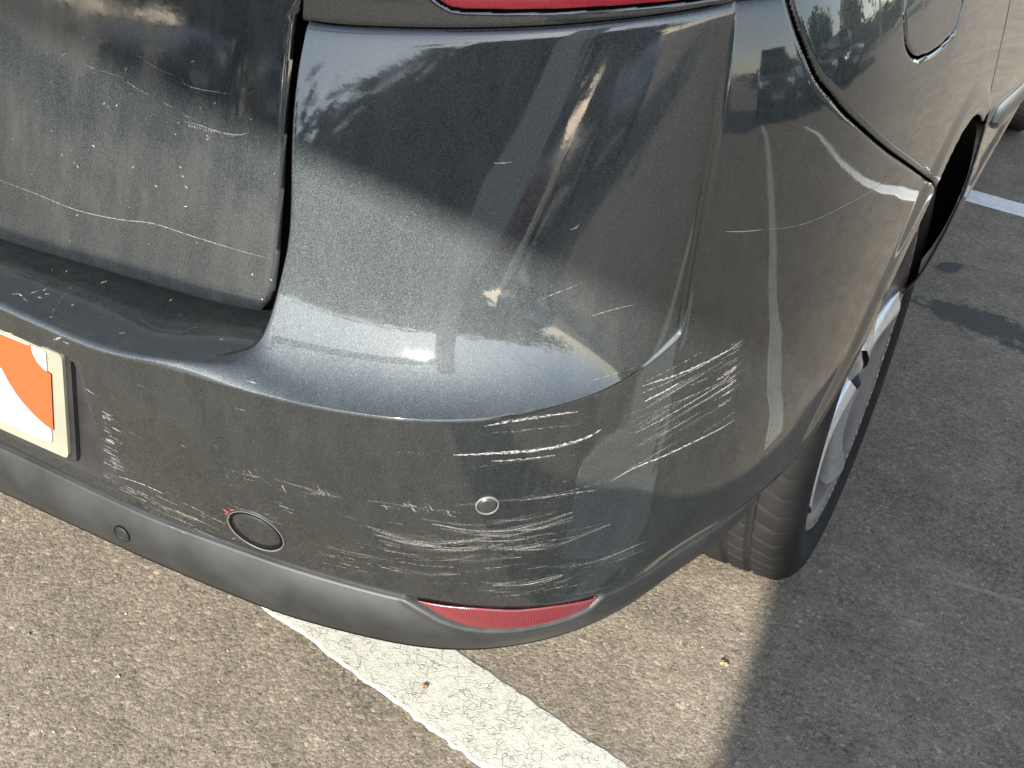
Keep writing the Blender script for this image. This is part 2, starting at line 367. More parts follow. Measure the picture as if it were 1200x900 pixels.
px2 = [(117, 420), (200, 437), (267, 453), (330, 468), (400, 481), (440, 488), (483, 492), (533, 493), (583, 490), (620, 484), (650, 477), (680, 469), (700, 462), (728, 451), (750, 437), (767, 422), (784, 404), (797, 386), (808, 365)]
L2 = level([(-.05, -.006, .553), (.20, -.006, .554)]+on_plan(px2, PLAN2)+[(.773, .216, .686), (.7755, .219, .69), (.858, .38, .70), (.884, .55, .70), (.9, 3.0, .70)], .022, UC)
px5 = [(372, 28.5), (420, 31), (480, 33.5), (540, 34), (600, 33), (650, 30.5), (700, 26.5), (750, 21), (800, 14.5), (835, 9)]
L5 = level([(-.05, .120, .834), (.30, .122, .834)]+on_plan(px5, PLAN5)+[(.756, .2295, .903), (.759, .232, .904), (.80, .30, .91), (.85, .5, .915), (.86, 3.0, .915)], .022, UC)
def side_d(U, z):
    # radius / offset at which the station U meets the body side
    th = np.clip((U-AX)/RF, 1e-3, math.pi/2); d = np.full(np.broadcast(U, z).shape, .42)
    for _ in range(40):
        x, y = from_U(U, d); err = (side_X(y, z)-AX)/np.sin(th)
        d = .6*d+.4*np.where(U >= U1, side_X(np.maximum(U-U1+AY, AY), z)-AX, err)
    return d
def surf(U, t):
    """outer skin: U along the plan, t 0..1 lip to valance top, 1..2 to the lower crease, 2..3 to the upper crease, 3..4 above it"""
    U = np.asarray(U, float); sh = U.shape
    dl, zl = LIP[0](U), LIP[1](U); d1, z1 = L1[0](U), L1[1](U); dc, zc = L2[0](U), L2[1](U); dt, zt = L5[0](U), L5[1](U)
    d = np.zeros(sh); z = np.zeros(sh)
    # 0..1 valance
    k = np.clip(t, 0, 1); zz = zl+(z1-zl)*k; dd = dl+(d1-dl)*k+.010*np.sin(np.pi*np.clip(k, 0, 1))*(1-.5*sstep(U, UC, UC+.2))
    d = np.where(t <= 1, dd, d); z = np.where(t <= 1, zz, z)
    # 1..2 lower face
    k = np.clip(t-1, 0, 1); zz = z1+(zc-z1)*k; le = d1+(dc-d1)*k+.007*np.sin(np.pi*k)
    wz = sstep(U, AX+RF*R(24), AX+RF*R(44)); off = d1-side_d(U, z1); sd = side_d(U, zz)+off*(1-sstep(k, 0, .25))
    dd = le*(1-wz)+sd*wz
    m = (t > 1) & (t <= 2); d = np.where(m, dd, d); z = np.where(m, zz, z)
    # 2..3 band and panel
    k = np.clip(t-2, 0, 1); b = 1-sstep(U, .60, UC-.005)
    ks = k**1.5
    zz = zc+(zt-zc)*ks; h = zz-zc
    right = dc+(dt-dc)*ks - b*.033*(1-np.exp(-h/.030))*(1-ks)
    # boot ledge side
    a = np.clip(k/.14, 0, 1); zl_ = zc+.012*np.sin(a*np.pi/2); dl_ = dc+.003*np.sin(a*np.pi)-.006*(1-np.cos(a*np.pi/2))
    e = np.clip((k-.14)/.46, 0, 1); zl_ = zl_+e*.012; dl_ = dl_-e*.15
    g = np.clip((k-.6)/.4, 0, 1); zl_ = zl_+g*(zt-zc-.024); dl_ = dl_-g*.02
    kk = sstep(k, 0, .28); wl = sstep(U, .36+.089*kk-.016*sstep(k, .5, .95), .53-.064*kk-.020*sstep(k, .5, .95))
    zz2 = zl_*(1-wl)+zz*wl; dd2 = dl_*(1-wl)+right*wl
    sd = side_d(U, zz); isside = U >= UC
    dd2 = np.where(isside, sd, dd2); zz2 = np.where(isside, zz, zz2)
    m = (t > 2) & (t <= 3); d = np.where(m, dd2, d); z = np.where(m, zz2, z)
    # 3..4 above the bumper
    k = np.clip(t-3, 0, 1); zz = zt+k*.17
    rr = dt-.0014-.004*k-.02*k*k; sd = side_d(U, zz); ws = sstep(U, UC-.02, UC+.004)
    m = t > 3; d = np.where(m, rr*(1-ws)+sd*ws, d); z = np.where(m, zz, z)
    x, y = from_U(U, d)
    return np.stack([x, y, z], -1)
us = np.unique(np.concatenate([[0.0], np.arange(0, .23, .006), np.arange(.23, .40, .0025), np.arange(.40, .425, .0034), np.arange(.425, .475, .0014), np.arange(.475, UC, .0024), np.arange(UC, 1.36, .002), np.arange(1.36, 1.75, .0034), [UC, UC-.0006], np.arange(1.75, 4.3, .02)]))
ts = np.concatenate([np.linspace(0, 1, 46), np.linspace(1, 2, 60)[1:], np.linspace(2, 3, 90)[1:], np.linspace(3, 4, 54)[1:]])
UU, TT_ = np.meshgrid(us, ts, indexing='ij')
SV = surf(UU, TT_); NU, NT = UU.shape
SVf = SV.reshape(-1, 3); Uf = UU.ravel(); Tf = TT_.ravel()
ST = grid_tris(NU, NT)
# vertex normals
du = np.gradient(SV, axis=0); dv = np.gradient(SV, axis=1); SN = np.cross(du, dv); SN /= np.linalg.norm(SN, axis=2, keepdims=True)+1e-12
SNf = SN.reshape(-1, 3)
BV = BVHTree.FromPolygons([tuple(p) for p in SVf], [tuple(t) for t in ST.tolist()])
def hit(px, py, off=0.0):
    d = Vector(pray(px, py)).normalized(); p, n, i, _ = BV.ray_cast(Vector(CAM), d)
    if p is None: return None
    if n.dot(d) > 0: n = -n
    return np.array(p+n*off), np.array(n)
def hitU(px, py):
    p, n = hit(px, py)[0], None
    return np.array([to_U(p[0], p[1])[0], p[2]])
def sub(mask_u=None, mask_t=None):
    """rows/columns of the skin as a triangle mesh"""
    iu = np.where(mask_u)[0] if mask_u is not None else np.arange(NU); it = np.where(mask_t)[0] if mask_t is not None else np.arange(NT)
    g = np.ix_(iu, it); return SV[g].reshape(-1, 3), SN[g].reshape(-1, 3), UU[g].ravel(), TT_[g].ravel(), grid_tris(len(iu), len(it))
def rounded(V, N, s, r):
    """roll a panel's edge inwards over the last r metres before its cut (s < 0 inside)"""
    q = np.clip((s+r)/r, 0, 1.25); return V-N*(r*.42*np.clip(q, 0, 1.25)**2.2)[:, None]

car = empty('parked_car', (0, 0, 0)); tag(car, 'dark grey metallic car with badly scuffed rear bumper corner parked over a white line', 'car')

# cut lines traced on the car's side, kept in (Y, Z)
def seam_side(px): 
    p = hit(*px)[0]; return p[1], p[2]
SEAM = [(925, 0), (933, 28), (945, 60), (958, 90), (975, 112), (1000, 140), (1040, 175), (1075, 200), (1091, 211)]
seam_pts = [seam_side(q) for q in SEAM]
seam_poly_b = [(-1, 1.2), (-1, 0)]+[(2, 0), (2, seam_pts[-1][1]-.02)]+[(seam_pts[-1][0]+.06, seam_pts[-1][1]-.03)]+[tuple(p) for p in smooth_loop(seam_pts[::-1], 6, False)]+[(seam_pts[0][0]-.03, seam_pts[0][1]+.12), (seam_pts[0][0]-.05, 1.2)]
def s_seam(V): return poly_sdf(V[:, 1:3], seam_poly_b)          # negative on the bumper's side
def s_arch(V): return ARCH_R-np.hypot((V[:, 1]-AXLE_Y)/1.035, V[:, 2]-AXLE_Z)   # positive inside the opening
GAP = .0016

# --- bumper cover
V, N, U_, T_, tri = sub(us < U1+.35, (ts >= 1) & (ts <= 3))
# plate recess pressed into the lower face
def rrect(x, z, hx, z0, z1, r): 
    qx = np.abs(x)-hx+r; qz = np.abs(z-(z0+z1)/2)-(z1-z0)/2+r
    return np.hypot(np.maximum(qx, 0), np.maximum(qz, 0))+np.minimum(np.maximum(qx, qz), 0)-r
prr = [hit(*q)[0] for q in ((105, 430), (117, 500), (118, 555))]
REC_X = float(np.mean([p[0] for p in prr])); REC_Z1 = float(prr[0][2]); REC_Z0 = .338
rs = rrect(V[:, 0], V[:, 2], REC_X, REC_Z0, REC_Z1, .014)
V[:, 1] += np.clip(.060-V[:, 1], 0, None)*sstep(-rs, -.0005, .0028)*np.where(V[:, 0] < .4, 1, 0)
sa = s_arch(V); ss = s_seam(V)+GAP
side = (U_ > AX+.25); s = np.maximum(np.where(side, sa, -1), np.where(U_ > UC, ss, -1))
s = np.maximum(s, np.where((U_ < .421) & (T_ > 2.62), 1., -1.))
V = rounded(V, N, np.where(U_ > UC-.01, s, -1), .005)
V = V-N*(.0012*sstep(T_, 2.98, 3.0)**2)[:, None]
V, tri, (U_, T_) = clip(V, tri, s, (U_, T_))
bumper = skin('bumper', V, tri, M['paint'], car, .003, True)
bumper['label'] = 'scuffed dark grey bumper cover with wrap-round corner'

# --- reflector outline in (U, Z)
refl_px = [(482, 701), (520, 708), (560, 711.5), (607, 713.5), (650, 709), (702, 699), (690, 711), (668, 722), (640, 731), (605, 736.5), (570, 737), (545, 733), (520, 724), (500, 712)]
refl_poly = [hitU(*q) for q in refl_px]

# --- valance of grey plastic below the bumper
V, N, U_, T_, tri = sub(us < U1+.35, ts <= 1)
sr = poly_sdf(np.stack([U_, V[:, 2]], 1), refl_poly)
V = V-N*(.0045*sstep(T_, .93, 1.0))[:, None]-N*(.004*(1-sstep(sr, .0, .004)))[:, None]+N*(.0015*(np.exp(-((sr-.006)/.003)**2)))[:, None]
s = np.where(U_ > AX+.25, s_arch(V), -1)
V, tri, _ = clip(V, tri, s)
skin('valance', V, tri, M['valance'], car, .003, True)
# the lip's underside, turned in beneath the car
ui = us[us < U1-.05]; e0 = surf(ui, np.zeros_like(ui)); nn = np.stack([np.gradient(e0[:, 0]), np.gradient(e0[:, 1])], 1); nn = np.stack([-nn[:, 1], nn[:, 0]], 1); nn /= np.linalg.norm(nn, axis=1, keepdims=True)
rows = [e0-np.array([0, 0, .001])]+[np.concatenate([e0[:, :2]+nn*q, (e0[:, 2:3]-h)], 1) for q, h in ((.006, .007), (.02, .010), (.05, .004), (.09, -.03))]
LV = np.stack(rows, 1).reshape(-1, 3); LT = grid_tris(len(ui), len(rows)); n = len(LV)
skin('lip_underside', LV, LT, M['valance'], car, 0, True)
# --- reflector
pts = np.array(refl_poly); gu, gt = np.meshgrid(np.arange(pts[:, 0].min()-.01, pts[:, 0].max()+.01, .0025), np.linspace(.0, 1.0, 60), indexing='ij')
RV = surf(gu, gt); a = np.cross(np.gradient(RV, axis=0), np.gradient(RV, axis=1)); a /= np.linalg.norm(a, axis=2, keepdims=True); RV = RV.reshape(-1, 3); a = a.reshape(-1, 3)
s = poly_sdf(np.stack([gu.ravel(), RV[:, 2]], 1), refl_poly); RV = rounded(RV+a*.0012, a, s, .003); RV, rt, _ = clip(RV, grid_tris(*gu.shape), s+.0005)
skin('reflector', RV, rt, M['lens'], car, .003, True)

# --- body side: rear wing, flap, doors
V, N, U_, T_, tri = sub(us > UC-.2, ts >= 1)
FLAP = [hit(*q)[0][1:3] for q in ((1060.5, -6), (1061, 30), (1063.5, 53), (1072, 66.5), (1085, 65), (1104, 53), (1119, 36), (1126, 12), (1128, -6))]
fc = np.array(FLAP); top = fc[0] + np.array([.02, .075]); topr = fc[-1]+np.array([-.01, .075])
flap_poly = smooth_loop(np.array(list(FLAP)+[topr, top]), 6)
fs = poly_sdf(V[:, 1:3], flap_poly)
DOOR_Y = [hit(*q)[0][1:3] for q in ((1178, 0), (1177, 57))]
DY = float(np.mean([p[0] for p in DOOR_Y]))
def s_door(V):     # positive ahead of the door's rear edge, which curves round the arch
    yy = DY+.05+np.where(V[:, 2] < .66, .0, 0)-.05*sstep(V[:, 2], .55, .75)
    return V[:, 1]-yy
sw = np.maximum.reduce([np.where(T_ < 3, -s_seam(V)+GAP, np.where(U_ < UC+.05, -s_seam(V)+GAP, -1)), s_arch(V), s_door(V)+GAP, -fs+.0014*np.ones_like(fs)])
sw = np.maximum(sw, np.where(U_ < UC+.001, 1, -1))
V2 = rounded(V, N, sw, .005)
Vw, tw, _ = clip(V2, tri, sw)
skin('rear_wing', Vw, tw, M['paint'], car, .003, True)
Vf, tf, _ = clip(rounded(V, N, fs+.0014, .003), tri, fs+.0014)
skin('fuel_flap', Vf, tf, M['paint'], car, .003)
sd_ = np.maximum(-s_door(V)+GAP, np.where(V[:, 1] > 2.75, 1, -1)); Vd, td, _ = clip(rounded(V, N, -s_door(V)+GAP, .0035), tri, sd_)
skin('rear_door', Vd, td, M['paint'], car, .003, True)
Vd, td, _ = clip(V, tri, np.where(V[:, 1] > 2.755, -1., 1.)); skin('front_wing', Vd, td, M['paint'], car, 0, True)

# --- moulding along the door
def strip_on(name, up, dn, th, mat):
    def on(q):
        d = pray(*q); p = CAM+d*((.897-CAM[0])/d[0]); return np.array([side_X(p[1], p[2]), p[1], p[2]])
    U_ = smooth_loop([on(q) for q in up], 8, False); D_ = smooth_loop([on(q) for q in dn], 8, False); n = len(U_); o = np.array([1, 0, .15])
    V = [p+o*.0005 for p in U_]+[p*.85+q*.15+o*th for p, q in zip(U_, D_)]+[p*.1+q*.9+o*th for p, q in zip(U_, D_)]+[q+o*.0005 for q in D_]
    F = [(r*n+i, r*n+i+1, (r+1)*n+i+1, (r+1)*n+i) for r in range(3) for i in range(n-1)]+[(0, n, 2*n, 3*n), (n-1, 4*n-1, 3*n-1, 2*n-1)]
    return obj(name, V, F, mat, car)
strip_on('door_moulding', [(1163, 144), (1172, 125), (1186, 111), (1200, 98), (1214, 86)], [(1164, 151), (1175, 138), (1187, 127), (1200, 116), (1214, 105)], .009, M['sensor'])

# --- panel above the bumper on the rear corner
u2, t2 = np.meshgrid(np.arange(.44, UC+.1, .0016), np.concatenate([np.linspace(3, 3.4, 52), np.linspace(3.4, 4, 20)[1:]]), indexing='ij')
V = surf(u2, np.maximum(t2, 3.0001)); N = np.cross(np.gradient(V, axis=0), np.gradient(V, axis=1)); N /= np.linalg.norm(N, axis=2, keepdims=True); V = V.reshape(-1, 3); N = N.reshape(-1, 3); U_ = u2.ravel(); T_ = t2.ravel(); tri = grid_tris(*u2.shape)
LIGHT = [hitU(*q) for q in ((500, -12), (518, 2), (530, 8.5), (545, 10.5), (600, 11.5), (660, 10.5), (720, 7), (790, 1), (850, -8))]
LIGHT = [np.array([LIGHT[0][0]-.015, 1.1])]+LIGHT+[np.array([LIGHT[-1][0]+.03, 1.1])]
ls = poly_sdf(np.stack([U_, V[:, 2]], 1), LIGHT)
s = np.maximum(-ls+.002, np.where(U_ > UC, s_seam(V)+GAP, -1))
V2 = rounded(V-N*(.0008*sstep(-T_, -3.02, -3.0))[:, None], N, s, .002); Vq, tq, _ = clip(V2, tri, s)
skin('quarter_panel', Vq, tq, M['paint'], car, .003, True)
Vl, tl, _ = clip(rounded(V+N*.006, N, ls, .008), tri, ls+.001); tl_o = skin('tail_light', Vl, tl, M['lamp'], car, .004, True)
Vl, tl, _ = clip(V-N*.004, tri, ls-.006); skin('tail_light_seal', Vl, tl, M['seal'], car, 0, True)

# --- tailgate
def tg_Y(x, z):
    f = pchip([-.02, .168, .305, .385, .44, .52], [.052, .055, .070, .080, .0925, .118]); 
    y = f(np.abs(x))+(z-.585)*.165
    y = y-.006*sstep(z, .583, .60)+.006
    cz = .864; y = y-np.where(z > cz, (z-cz)*.16, 0)-.0015*sstep(z, cz-.004, cz+.002)
    return y
def tg_hit(px, py):
    d = pray(px, py); t = .5
    for _ in range(60):
        p = CAM+d*t; t += (tg_Y(p[0], p[2])-p[1])/d[1]*.8
    return CAM+d*t
gap_px = [(357, -4), (355, 3), (347, 20), (343.5, 50), (337, 133), (330.5, 250), (326, 315), (321, 343), (313, 358), (304, 365), (295, 364.5)]
low_px = [(240, 352), (150, 326), (60, 299), (0, 281)]
gp = [tg_hit(*q) for q in gap_px+low_px]
gpoly = [(gp[0][0]+.02, 1.06)]+[(p[0], p[2]) for p in gp]+[(-.1, gp[-1][2]+.0), (-.1, 1.06)]
gx, gz = np.meshgrid(np.arange(0, .56, .0035), np.arange(.56, 1.06, .0035), indexing='ij'); gy = tg_Y(gx, gz); TV = np.stack([gx, gy, gz], -1)
a = -np.cross(np.gradient(TV, axis=0), np.gradient(TV, axis=1)); a *= -np.sign(-a[..., 1:2]+1e-9)*-1; a /= np.linalg.norm(a, axis=2, keepdims=True)
a = np.where(a[..., 1:2] > 0, -a, a)
s = poly_sdf(np.stack([gx.ravel(), gz.ravel()], 1), gpoly)
TVf = rounded(TV.reshape(-1, 3), a.reshape(-1, 3), s, .006); tv, tt, _ = clip(TVf, grid_tris(*gx.shape), s)
tailgate = skin('tailgate', tv, tt, M['paint_dusty'], car, .004, True); tailgate['label'] = 'dusty dark grey tailgate with long white scratches'
# rubber seal in the gap, set back behind both panels
sg = np.abs(s)-.022; gv, gt_, _ = clip((TV+np.array([0, .032, 0])).reshape(-1, 3), grid_tris(*gx.shape), sg); skin('boot_seal', gv, gt_, M['seal'], car, 0, True)

# --- dark inner body so that no gap shows daylight
def inset(dd, tmin, tmax, umin, umax, name):
    V, N, U_, T_, tri = sub((us >= umin) & (us <= umax), (ts >= tmin) & (ts <= tmax)); s = s_arch(V)+.012
    th = np.clip((U_-AX)/RF, 0, math.pi/2); V = V+np.stack([-np.sin(th)*dd, np.cos(th)*dd, 0*th], 1)
    V, tri, _ = clip(V, tri, np.where(U_ > AX+.25, s, -1)); skin(name, V, tri, M['dark'], car, 0, True)
inset(.05, 1.15, 3.9, .50, 4.2, 'inner_body')
bm = bmesh.new(); add_box(bm, (0, 1.9, .30), (1.0, 3.2, .10)); bobj('underbody', bm, M['dark'], car)

# --- wheel well
vv, ff = lathe_mesh([(ARCH_R-.006, .90-.012), (ARCH_R+.004, .80), (ARCH_R+.01, .60), (.05, .60)], 96)
for sgn in (1, -1):
    VV = np.array(vv)*np.array([sgn, 1.035, 1])+np.array([0, AXLE_Y, AXLE_Z]); VV[:, 0] = np.where(np.abs(VV[:, 0]) > .87, sgn*(side_X(VV[:, 1], VV[:, 2])-.008), VV[:, 0])
    keep = [f for f in ff if min(VV[i][2] for i in f) > .29]
    obj('wheel_well', VV, keep, M['dark'], car)

# --- upper body: glass house and roof (above the picture)
def ring(z, k):
    U = np.linspace(0, 4.1, 80); dd = side_d(np.maximum(U, UC), np.full_like(U, 1.06)); 
    return None
bm = bmesh.new()
belt = [(.70, .30), (.80, .55), (.83, 1.0), (.83, 2.4), (.78, 2.9)]; roof = [(.52, .55), (.60, .75), (.62, 1.1), (.62, 2.1), (.56, 2.4)]
def strip(A, za, B, zb, name, mat):
    pa = [(x, y, za) for x, y in A]; pa = [(-x, y, z) for x, y, z in pa[::-1]]+pa; pb = [(x, y, zb) for x, y in B]; pb = [(-x, y, z) for x, y, z in pb[::-1]]+pb; n = len(pa)
    obj(name, pa+pb, [(i, (i+1) % n, n+(i+1) % n, n+i) for i in range(n)], mat, car, False)
strip([(x+.02, y) for x, y in belt], 1.0, belt, 1.06, 'waist_panel', M['paint']); strip(belt, 1.06, roof, 1.46, 'window_band', M['glass'])
rp = [(-x, y, 1.46) for x, y in roof[::-1]]+[(x, y, 1.46) for x, y in roof]; rp2 = [(x*.8, (y-1.5)*.85+1.5, 1.50) for x, y, z in rp]; n = len(rp)
obj('roof', rp+rp2, [(i, (i+1) % n, n+(i+1) % n, n+i) for i in range(n)]+[tuple(range(n, 2*n))], M['paint'], car, False)
bn = [(.84, 2.75), (.80, 3.3), (.62, 3.7)]; b2 = [(-x, y) for x, y in bn[::-1]]+bn; q = [(x, y, .95-.06*(y-2.75)) for x, y in b2]+[(-.78, 2.85, 1.0), (.78, 2.85, 1.0)]
obj('bonnet', q, [(2, 1, 6), (1, 0, 6), (2, 6, 7), (3, 2, 7), (3, 7, 4), (4, 7, 5)], M['paint'], car, False)

# --- wheels
TW = .208; RT = .3135; RR = .2165+.0135
def tyre_mesh():
    n = 960; prof = []        # (radius, x) from inner bead over the tread to the outer bead
    hw = TW/2
    side = [(RR+.004, -hw+.016), (RR+.012, -hw+.006), (RR+.022, -hw-.003), (.270, -hw-.005), (.287, -hw-.002), (.300, -hw+.006), (.3095, -hw+.018)]
    gro = [-.050, -.018, .018, .050]
    tread = []
    for x in np.arange(-.082, .0825, .002):
        r = RT-.0025*(abs(x)/.08)**3
        for g in gro:
            if abs(x-g) < .0045: r -= .009*(1-(abs(x-g)/.0045)**6)
        tread.append((r, x))
    prof = side+tread+[(r, -x) for r, x in side[::-1]]
    V = []; F = []; m = len(prof)
    for i in range(n):
        a = 2*math.pi*i/n
        for r, x in prof:
            if abs(x) < .0822 and r > .29:
                ph = (i/n*64+(x*15.0 if x > 0 else -x*15.0)+ (0.3 if abs(x) > .05 else 0)) % 1.0
                if min(abs(x-g) for g in gro) > .005 and ph < .125 and not (abs(x) < .016): r -= .0080
            elif .3 < r < .312 and abs(x) >= .0822:
                ph = (i/n*64+abs(x)*15.0+.3) % 1.0
                if ph < .13: r -= .003
            V.append((x, r*math.sin(a), r*math.cos(a)))
    for i in range(n):
        for j in range(m-1): F.append((i*m+j, i*m+j+1, ((i+1) % n)*m+j+1, ((i+1) % n)*m+j))
    return V, F
me_t = bpy.data.meshes.new('tyre'); tv_, tf_ = tyre_mesh(); me_t.from_pydata(tv_, [], tf_); me_t.materials.append(M['tyre']); me_t.polygons.foreach_set('use_smooth', [True]*len(me_t.polygons)); me_t.update()
hw = TW/2
v_, f_ = lathe_mesh([(0.1594, -0.06), (0.1998, -0.055), (0.202, 0.035), (0.2105, 0.061), (0.2179, 0.078), (0.2195, 0.09100000000000001), (0.2216, 0.096), (0.2259, 0.099)], 128)
me_r = bpy.data.meshes.new('rim'); me_r.from_pydata(v_, [], f_); me_r.materials.append(M['barrel'])
v_, f_ = lathe_mesh([(0.2259, 0.099), (0.2307, 0.1005), (0.2333, 0.098), (0.2339, 0.092), (0.2296, 0.08800000000000001)], 128)
me_f = bpy.data.meshes.new('rim_edge'); me_f.from_pydata(v_, [], f_); me_f.materials.append(M['rash'])
def spoke_mesh():
    V = []; F = []; NS = 14; prof = 9
    for k in range(NS+1):
        t = k/NS; r = .030+t*.186; w_ = .026-.007*math.sin(t*math.pi*.9)+.014*t**3; x0 = .082+.003*t-.008*math.sin(t*math.pi); tw = .10*math.sin(t*math.pi)
        for j in range(prof):
            q = j/(prof-1)*2-1; yy = q*w_+tw*.10; dep = .014*(1-abs(q)**2.2)+.004*(1-math.exp(-abs(abs(q)-.45)*14))
            V.append((x0+dep, yy, r))
        V.append((x0-.030, w_*.7, r)); V.append((x0-.030, -w_*.7, r))
    m = prof+2
    for k in range(NS):
        for j in range(m): F.append((k*m+j, k*m+(j+1) % m, (k+1)*m+(j+1) % m, (k+1)*m+j))
    return V, F
v_, f_ = spoke_mesh(); me_s = bpy.data.meshes.new('spoke'); me_s.from_pydata(v_, [], f_); me_s.materials.append(M['alloy'])
v_, f_ = lathe_mesh([(0, .082), (.020, .0815), (.027, .078), (.030, .074), (.034, .080), (.052, .079), (.062, .070), (.066, .045)], 64)
me_h = bpy.data.meshes.new('hub'); me_h.from_pydata(v_, [], f_); me_h.materials.append(M['alloy'])
v_, f_ = lathe_mesh([(.05, .035), (.07, .02), (.135, .02), (.135, .005)], 64)
me_d = bpy.data.meshes.new('brake_disc'); me_d.from_pydata(v_, [], f_); me_d.materials.append(M['brake'])
v_, f_ = lathe_mesh([(.0, -.058), (.188, -.058)], 48); me_b = bpy.data.meshes.new('backing_plate'); me_b.from_pydata(v_, [], f_); me_b.materials.append(M['dark'])
bmn = bmesh.new(); bmesh.ops.create_cone(bmn, segments=6, radius1=.009, radius2=.0075, depth=.016, cap_ends=True, matrix=Matrix.Rotation(R(90), 4, 'Y')); me_n = bpy.data.meshes.new('wheel_nut'); bmn.to_mesh(me_n); bmn.free(); me_n.materials.append(M['brake'])
for me in (me_r, me_f, me_s, me_h, me_d): me.polygons.foreach_set('use_smooth', [True]*len(me.polygons))
WROT = R(56)
for sx in (1, -1):
    for wy in (WHEEL_Y, WHEEL_Y+2.575):
        wh = bpy.data.objects.new('wheel', me_t); COL.objects.link(wh); wh.parent = car
        wh.matrix_local = Matrix.Translation((sx*(.861-hw), wy, RT-.001)) @ Matrix.Rotation(0 if sx > 0 else math.pi, 4, 'Z') @ Matrix.Rotation(R(-.7), 4, 'Y')
        for nm, me in (('rim', me_r), ('rim_edge', me_f), ('hub', me_h), ('brake_disc', me_d), ('backing_plate', me_b)):
            o = bpy.data.objects.new(nm, me); COL.objects.link(o); o.parent = wh
        for k in range(5):
            o = bpy.data.objects.new('spoke', me_s); COL.objects.link(o); o.parent = wh; o.rotation_euler = (WROT+k*2*math.pi/5, 0, 0)
            o = bpy.data.objects.new('wheel_nut', me_n); COL.objects.link(o); o.parent = wh; a_ = WROT+(k+.5)*2*math.pi/5; o.location = (.078, -.045*math.sin(a_), .045*math.cos(a_))

# --- number plate in the recess
Pp = surf(np.array([.15]), np.array([1.75]))[0]; Pq = surf(np.array([.15]), np.array([1.05]))[0]; Pp[0] = Pq[0] = 0
P0_ = np.array([0, .046, .36]); pv = np.array([0, 0, 1.]); pu = np.array([1., 0, 0]); pn = np.cross(pu, pv); pn /= np.linalg.norm(pn)
if pn[1] > 0: pn = -pn
P0 = P0_
def pl(px, py, off=0):
    o = P0+pn*off; d = pray(px, py); t = ((o-CAM)@pn)/(d@pn); q = CAM+d*t-P0; return q@pu, q@pv
def pl3(a, b, off): return P0+pu*a+pv*b+pn*off
def prism(name, poly, o0, o1, mat, parent):
    n = len(poly); V = [pl3(a, b, o1) for a, b in poly]+[pl3(a, b, o0) for a, b in poly]
    return obj(name, V, [tuple(range(n))]+[tuple(range(2*n-1, n-1, -1))]+[(i, i+n, (i+1) % n+n, (i+1) % n) for i in range(n)], mat, parent, False)
def rpoly(x0, x1, y0, y1, r, n=6):
    out = []
    for cx, cy, a0 in ((x1-r, y1-r, 0), (x0+r, y1-r, 90), (x0+r, y0+r, 180), (x1-r, y0+r, 270)):
        for k in range(n+1): a = R(a0+90*k/n); out.append((cx+r*math.cos(a), cy+r*math.sin(a)))
    return out
PR = pl(80, 535)[0]; PT = pl(66, 420)[1]; PB = pl(80, 538)[1]
SR = pl(62.5, 520)[0]; SB = pl(64, 520)[1]
ST_ = PT+.004
plate = prism('number_plate', rpoly(-PR, PR, PB, PT+.006, .006), -.004, .0, M['plate_cream'], car); plate['label'] = 'number plate with orange arcs on white in a cream edge'
prism('plate_rim', rpoly(-PR-.006, PR+.006, PB-.006, PT+.008, .008), -.010, -.0045, M['gloss_black'], plate)
prism('plate_backing', rpoly(-REC_X+.008, REC_X-.006, PB-.016, PT+.012, .008), -.016, -.0105, M['black_plastic'], plate)
prism('plate_sheet', rpoly(-SR, SR, SB, ST_, .004), .0005, .0018, M['plate_white'], plate)
op = [pl(*q, .002) for q in ((60.5, 418), (59, 440), (51, 434), (44, 425), (39, 415), (36.5, 409))]
a1 = [pl(*q, .002) for q in ((2, 432), (10, 447), (18, 460), (28, 473), (40, 486), (52, 497), (62.5, 504.5))]
r1 = [pl(*q, .002) for q in ((59.5, 438.5), (50, 432), (43, 424), (38.5, 415.5), (36.5, 409.5), (35.5, 404))]
tl_ = pl(-40, 385, .002)
orange_poly = [a1[0]]+a1[1:]+r1+[(r1[-1][0]-.004, ST_-.001), (-.02, ST_-.001), (-.02, a1[0][1]+.02), (a1[0][0]-.03, a1[0][1]-.02+.03)]
orange_poly = [p for p in orange_poly]
prism('orange_band', orange_poly, .0019, .0023, M['orange'], plate)
prism('orange_band', [(-a, b) for a, b in orange_poly][::-1], .0019, .0023, M['orange'], plate)

# --- parking sensors and tow eye cover, seated in the surface
def disc_on(name, px, py, r, mat, parent, ringmat=None, dome=.0015, sq=1.0, groove=.0012):
    p, n = hit(px, py); z = Vector(n); x = z.cross(Vector((0, 0, 1))).normalized(); y = z.cross(x)
    V = []; F = []; n_ = 40; prof = [(0, dome), (.55, dome*.95), (.80, dome*.7), (.84, -groove), (.90, -groove), (.93, .0010), (1.0, .0006), (1.05, -.002)]
    # follow the skin at every ring vertex so the cover lies flush on the curve
    for q, h in prof:
        for k in range(n_):
            a = 2*math.pi*k/n_; c = Vector(p)+x*(q*r*math.cos(a))+y*(q*r*sq*math.sin(a)); g = BV.ray_cast(c+z*.05, -z)
            b0 = g[0] if g[0] is not None else c
            V.append(tuple(b0+z*(h+.0006)))
    for j in range(len(prof)-1):
        for k in range(n_): F.append((j*n_+k, j*n_+(k+1) % n_, (j+1)*n_+(k+1) % n_, (j+1)*n_+k))
    return obj(name, V, F, mat, parent)
disc_on('parking_sensor', 571, 592, .0098, M['sensor'], bumper); disc_on('valance_plug', 143.5, 625, .0088, M['valance'], car, dome=.0003, groove=.0028)
disc_on('tow_eye_cover', 300, 622, .0305, M['paint'], bumper, dome=.0006, groove=.004)

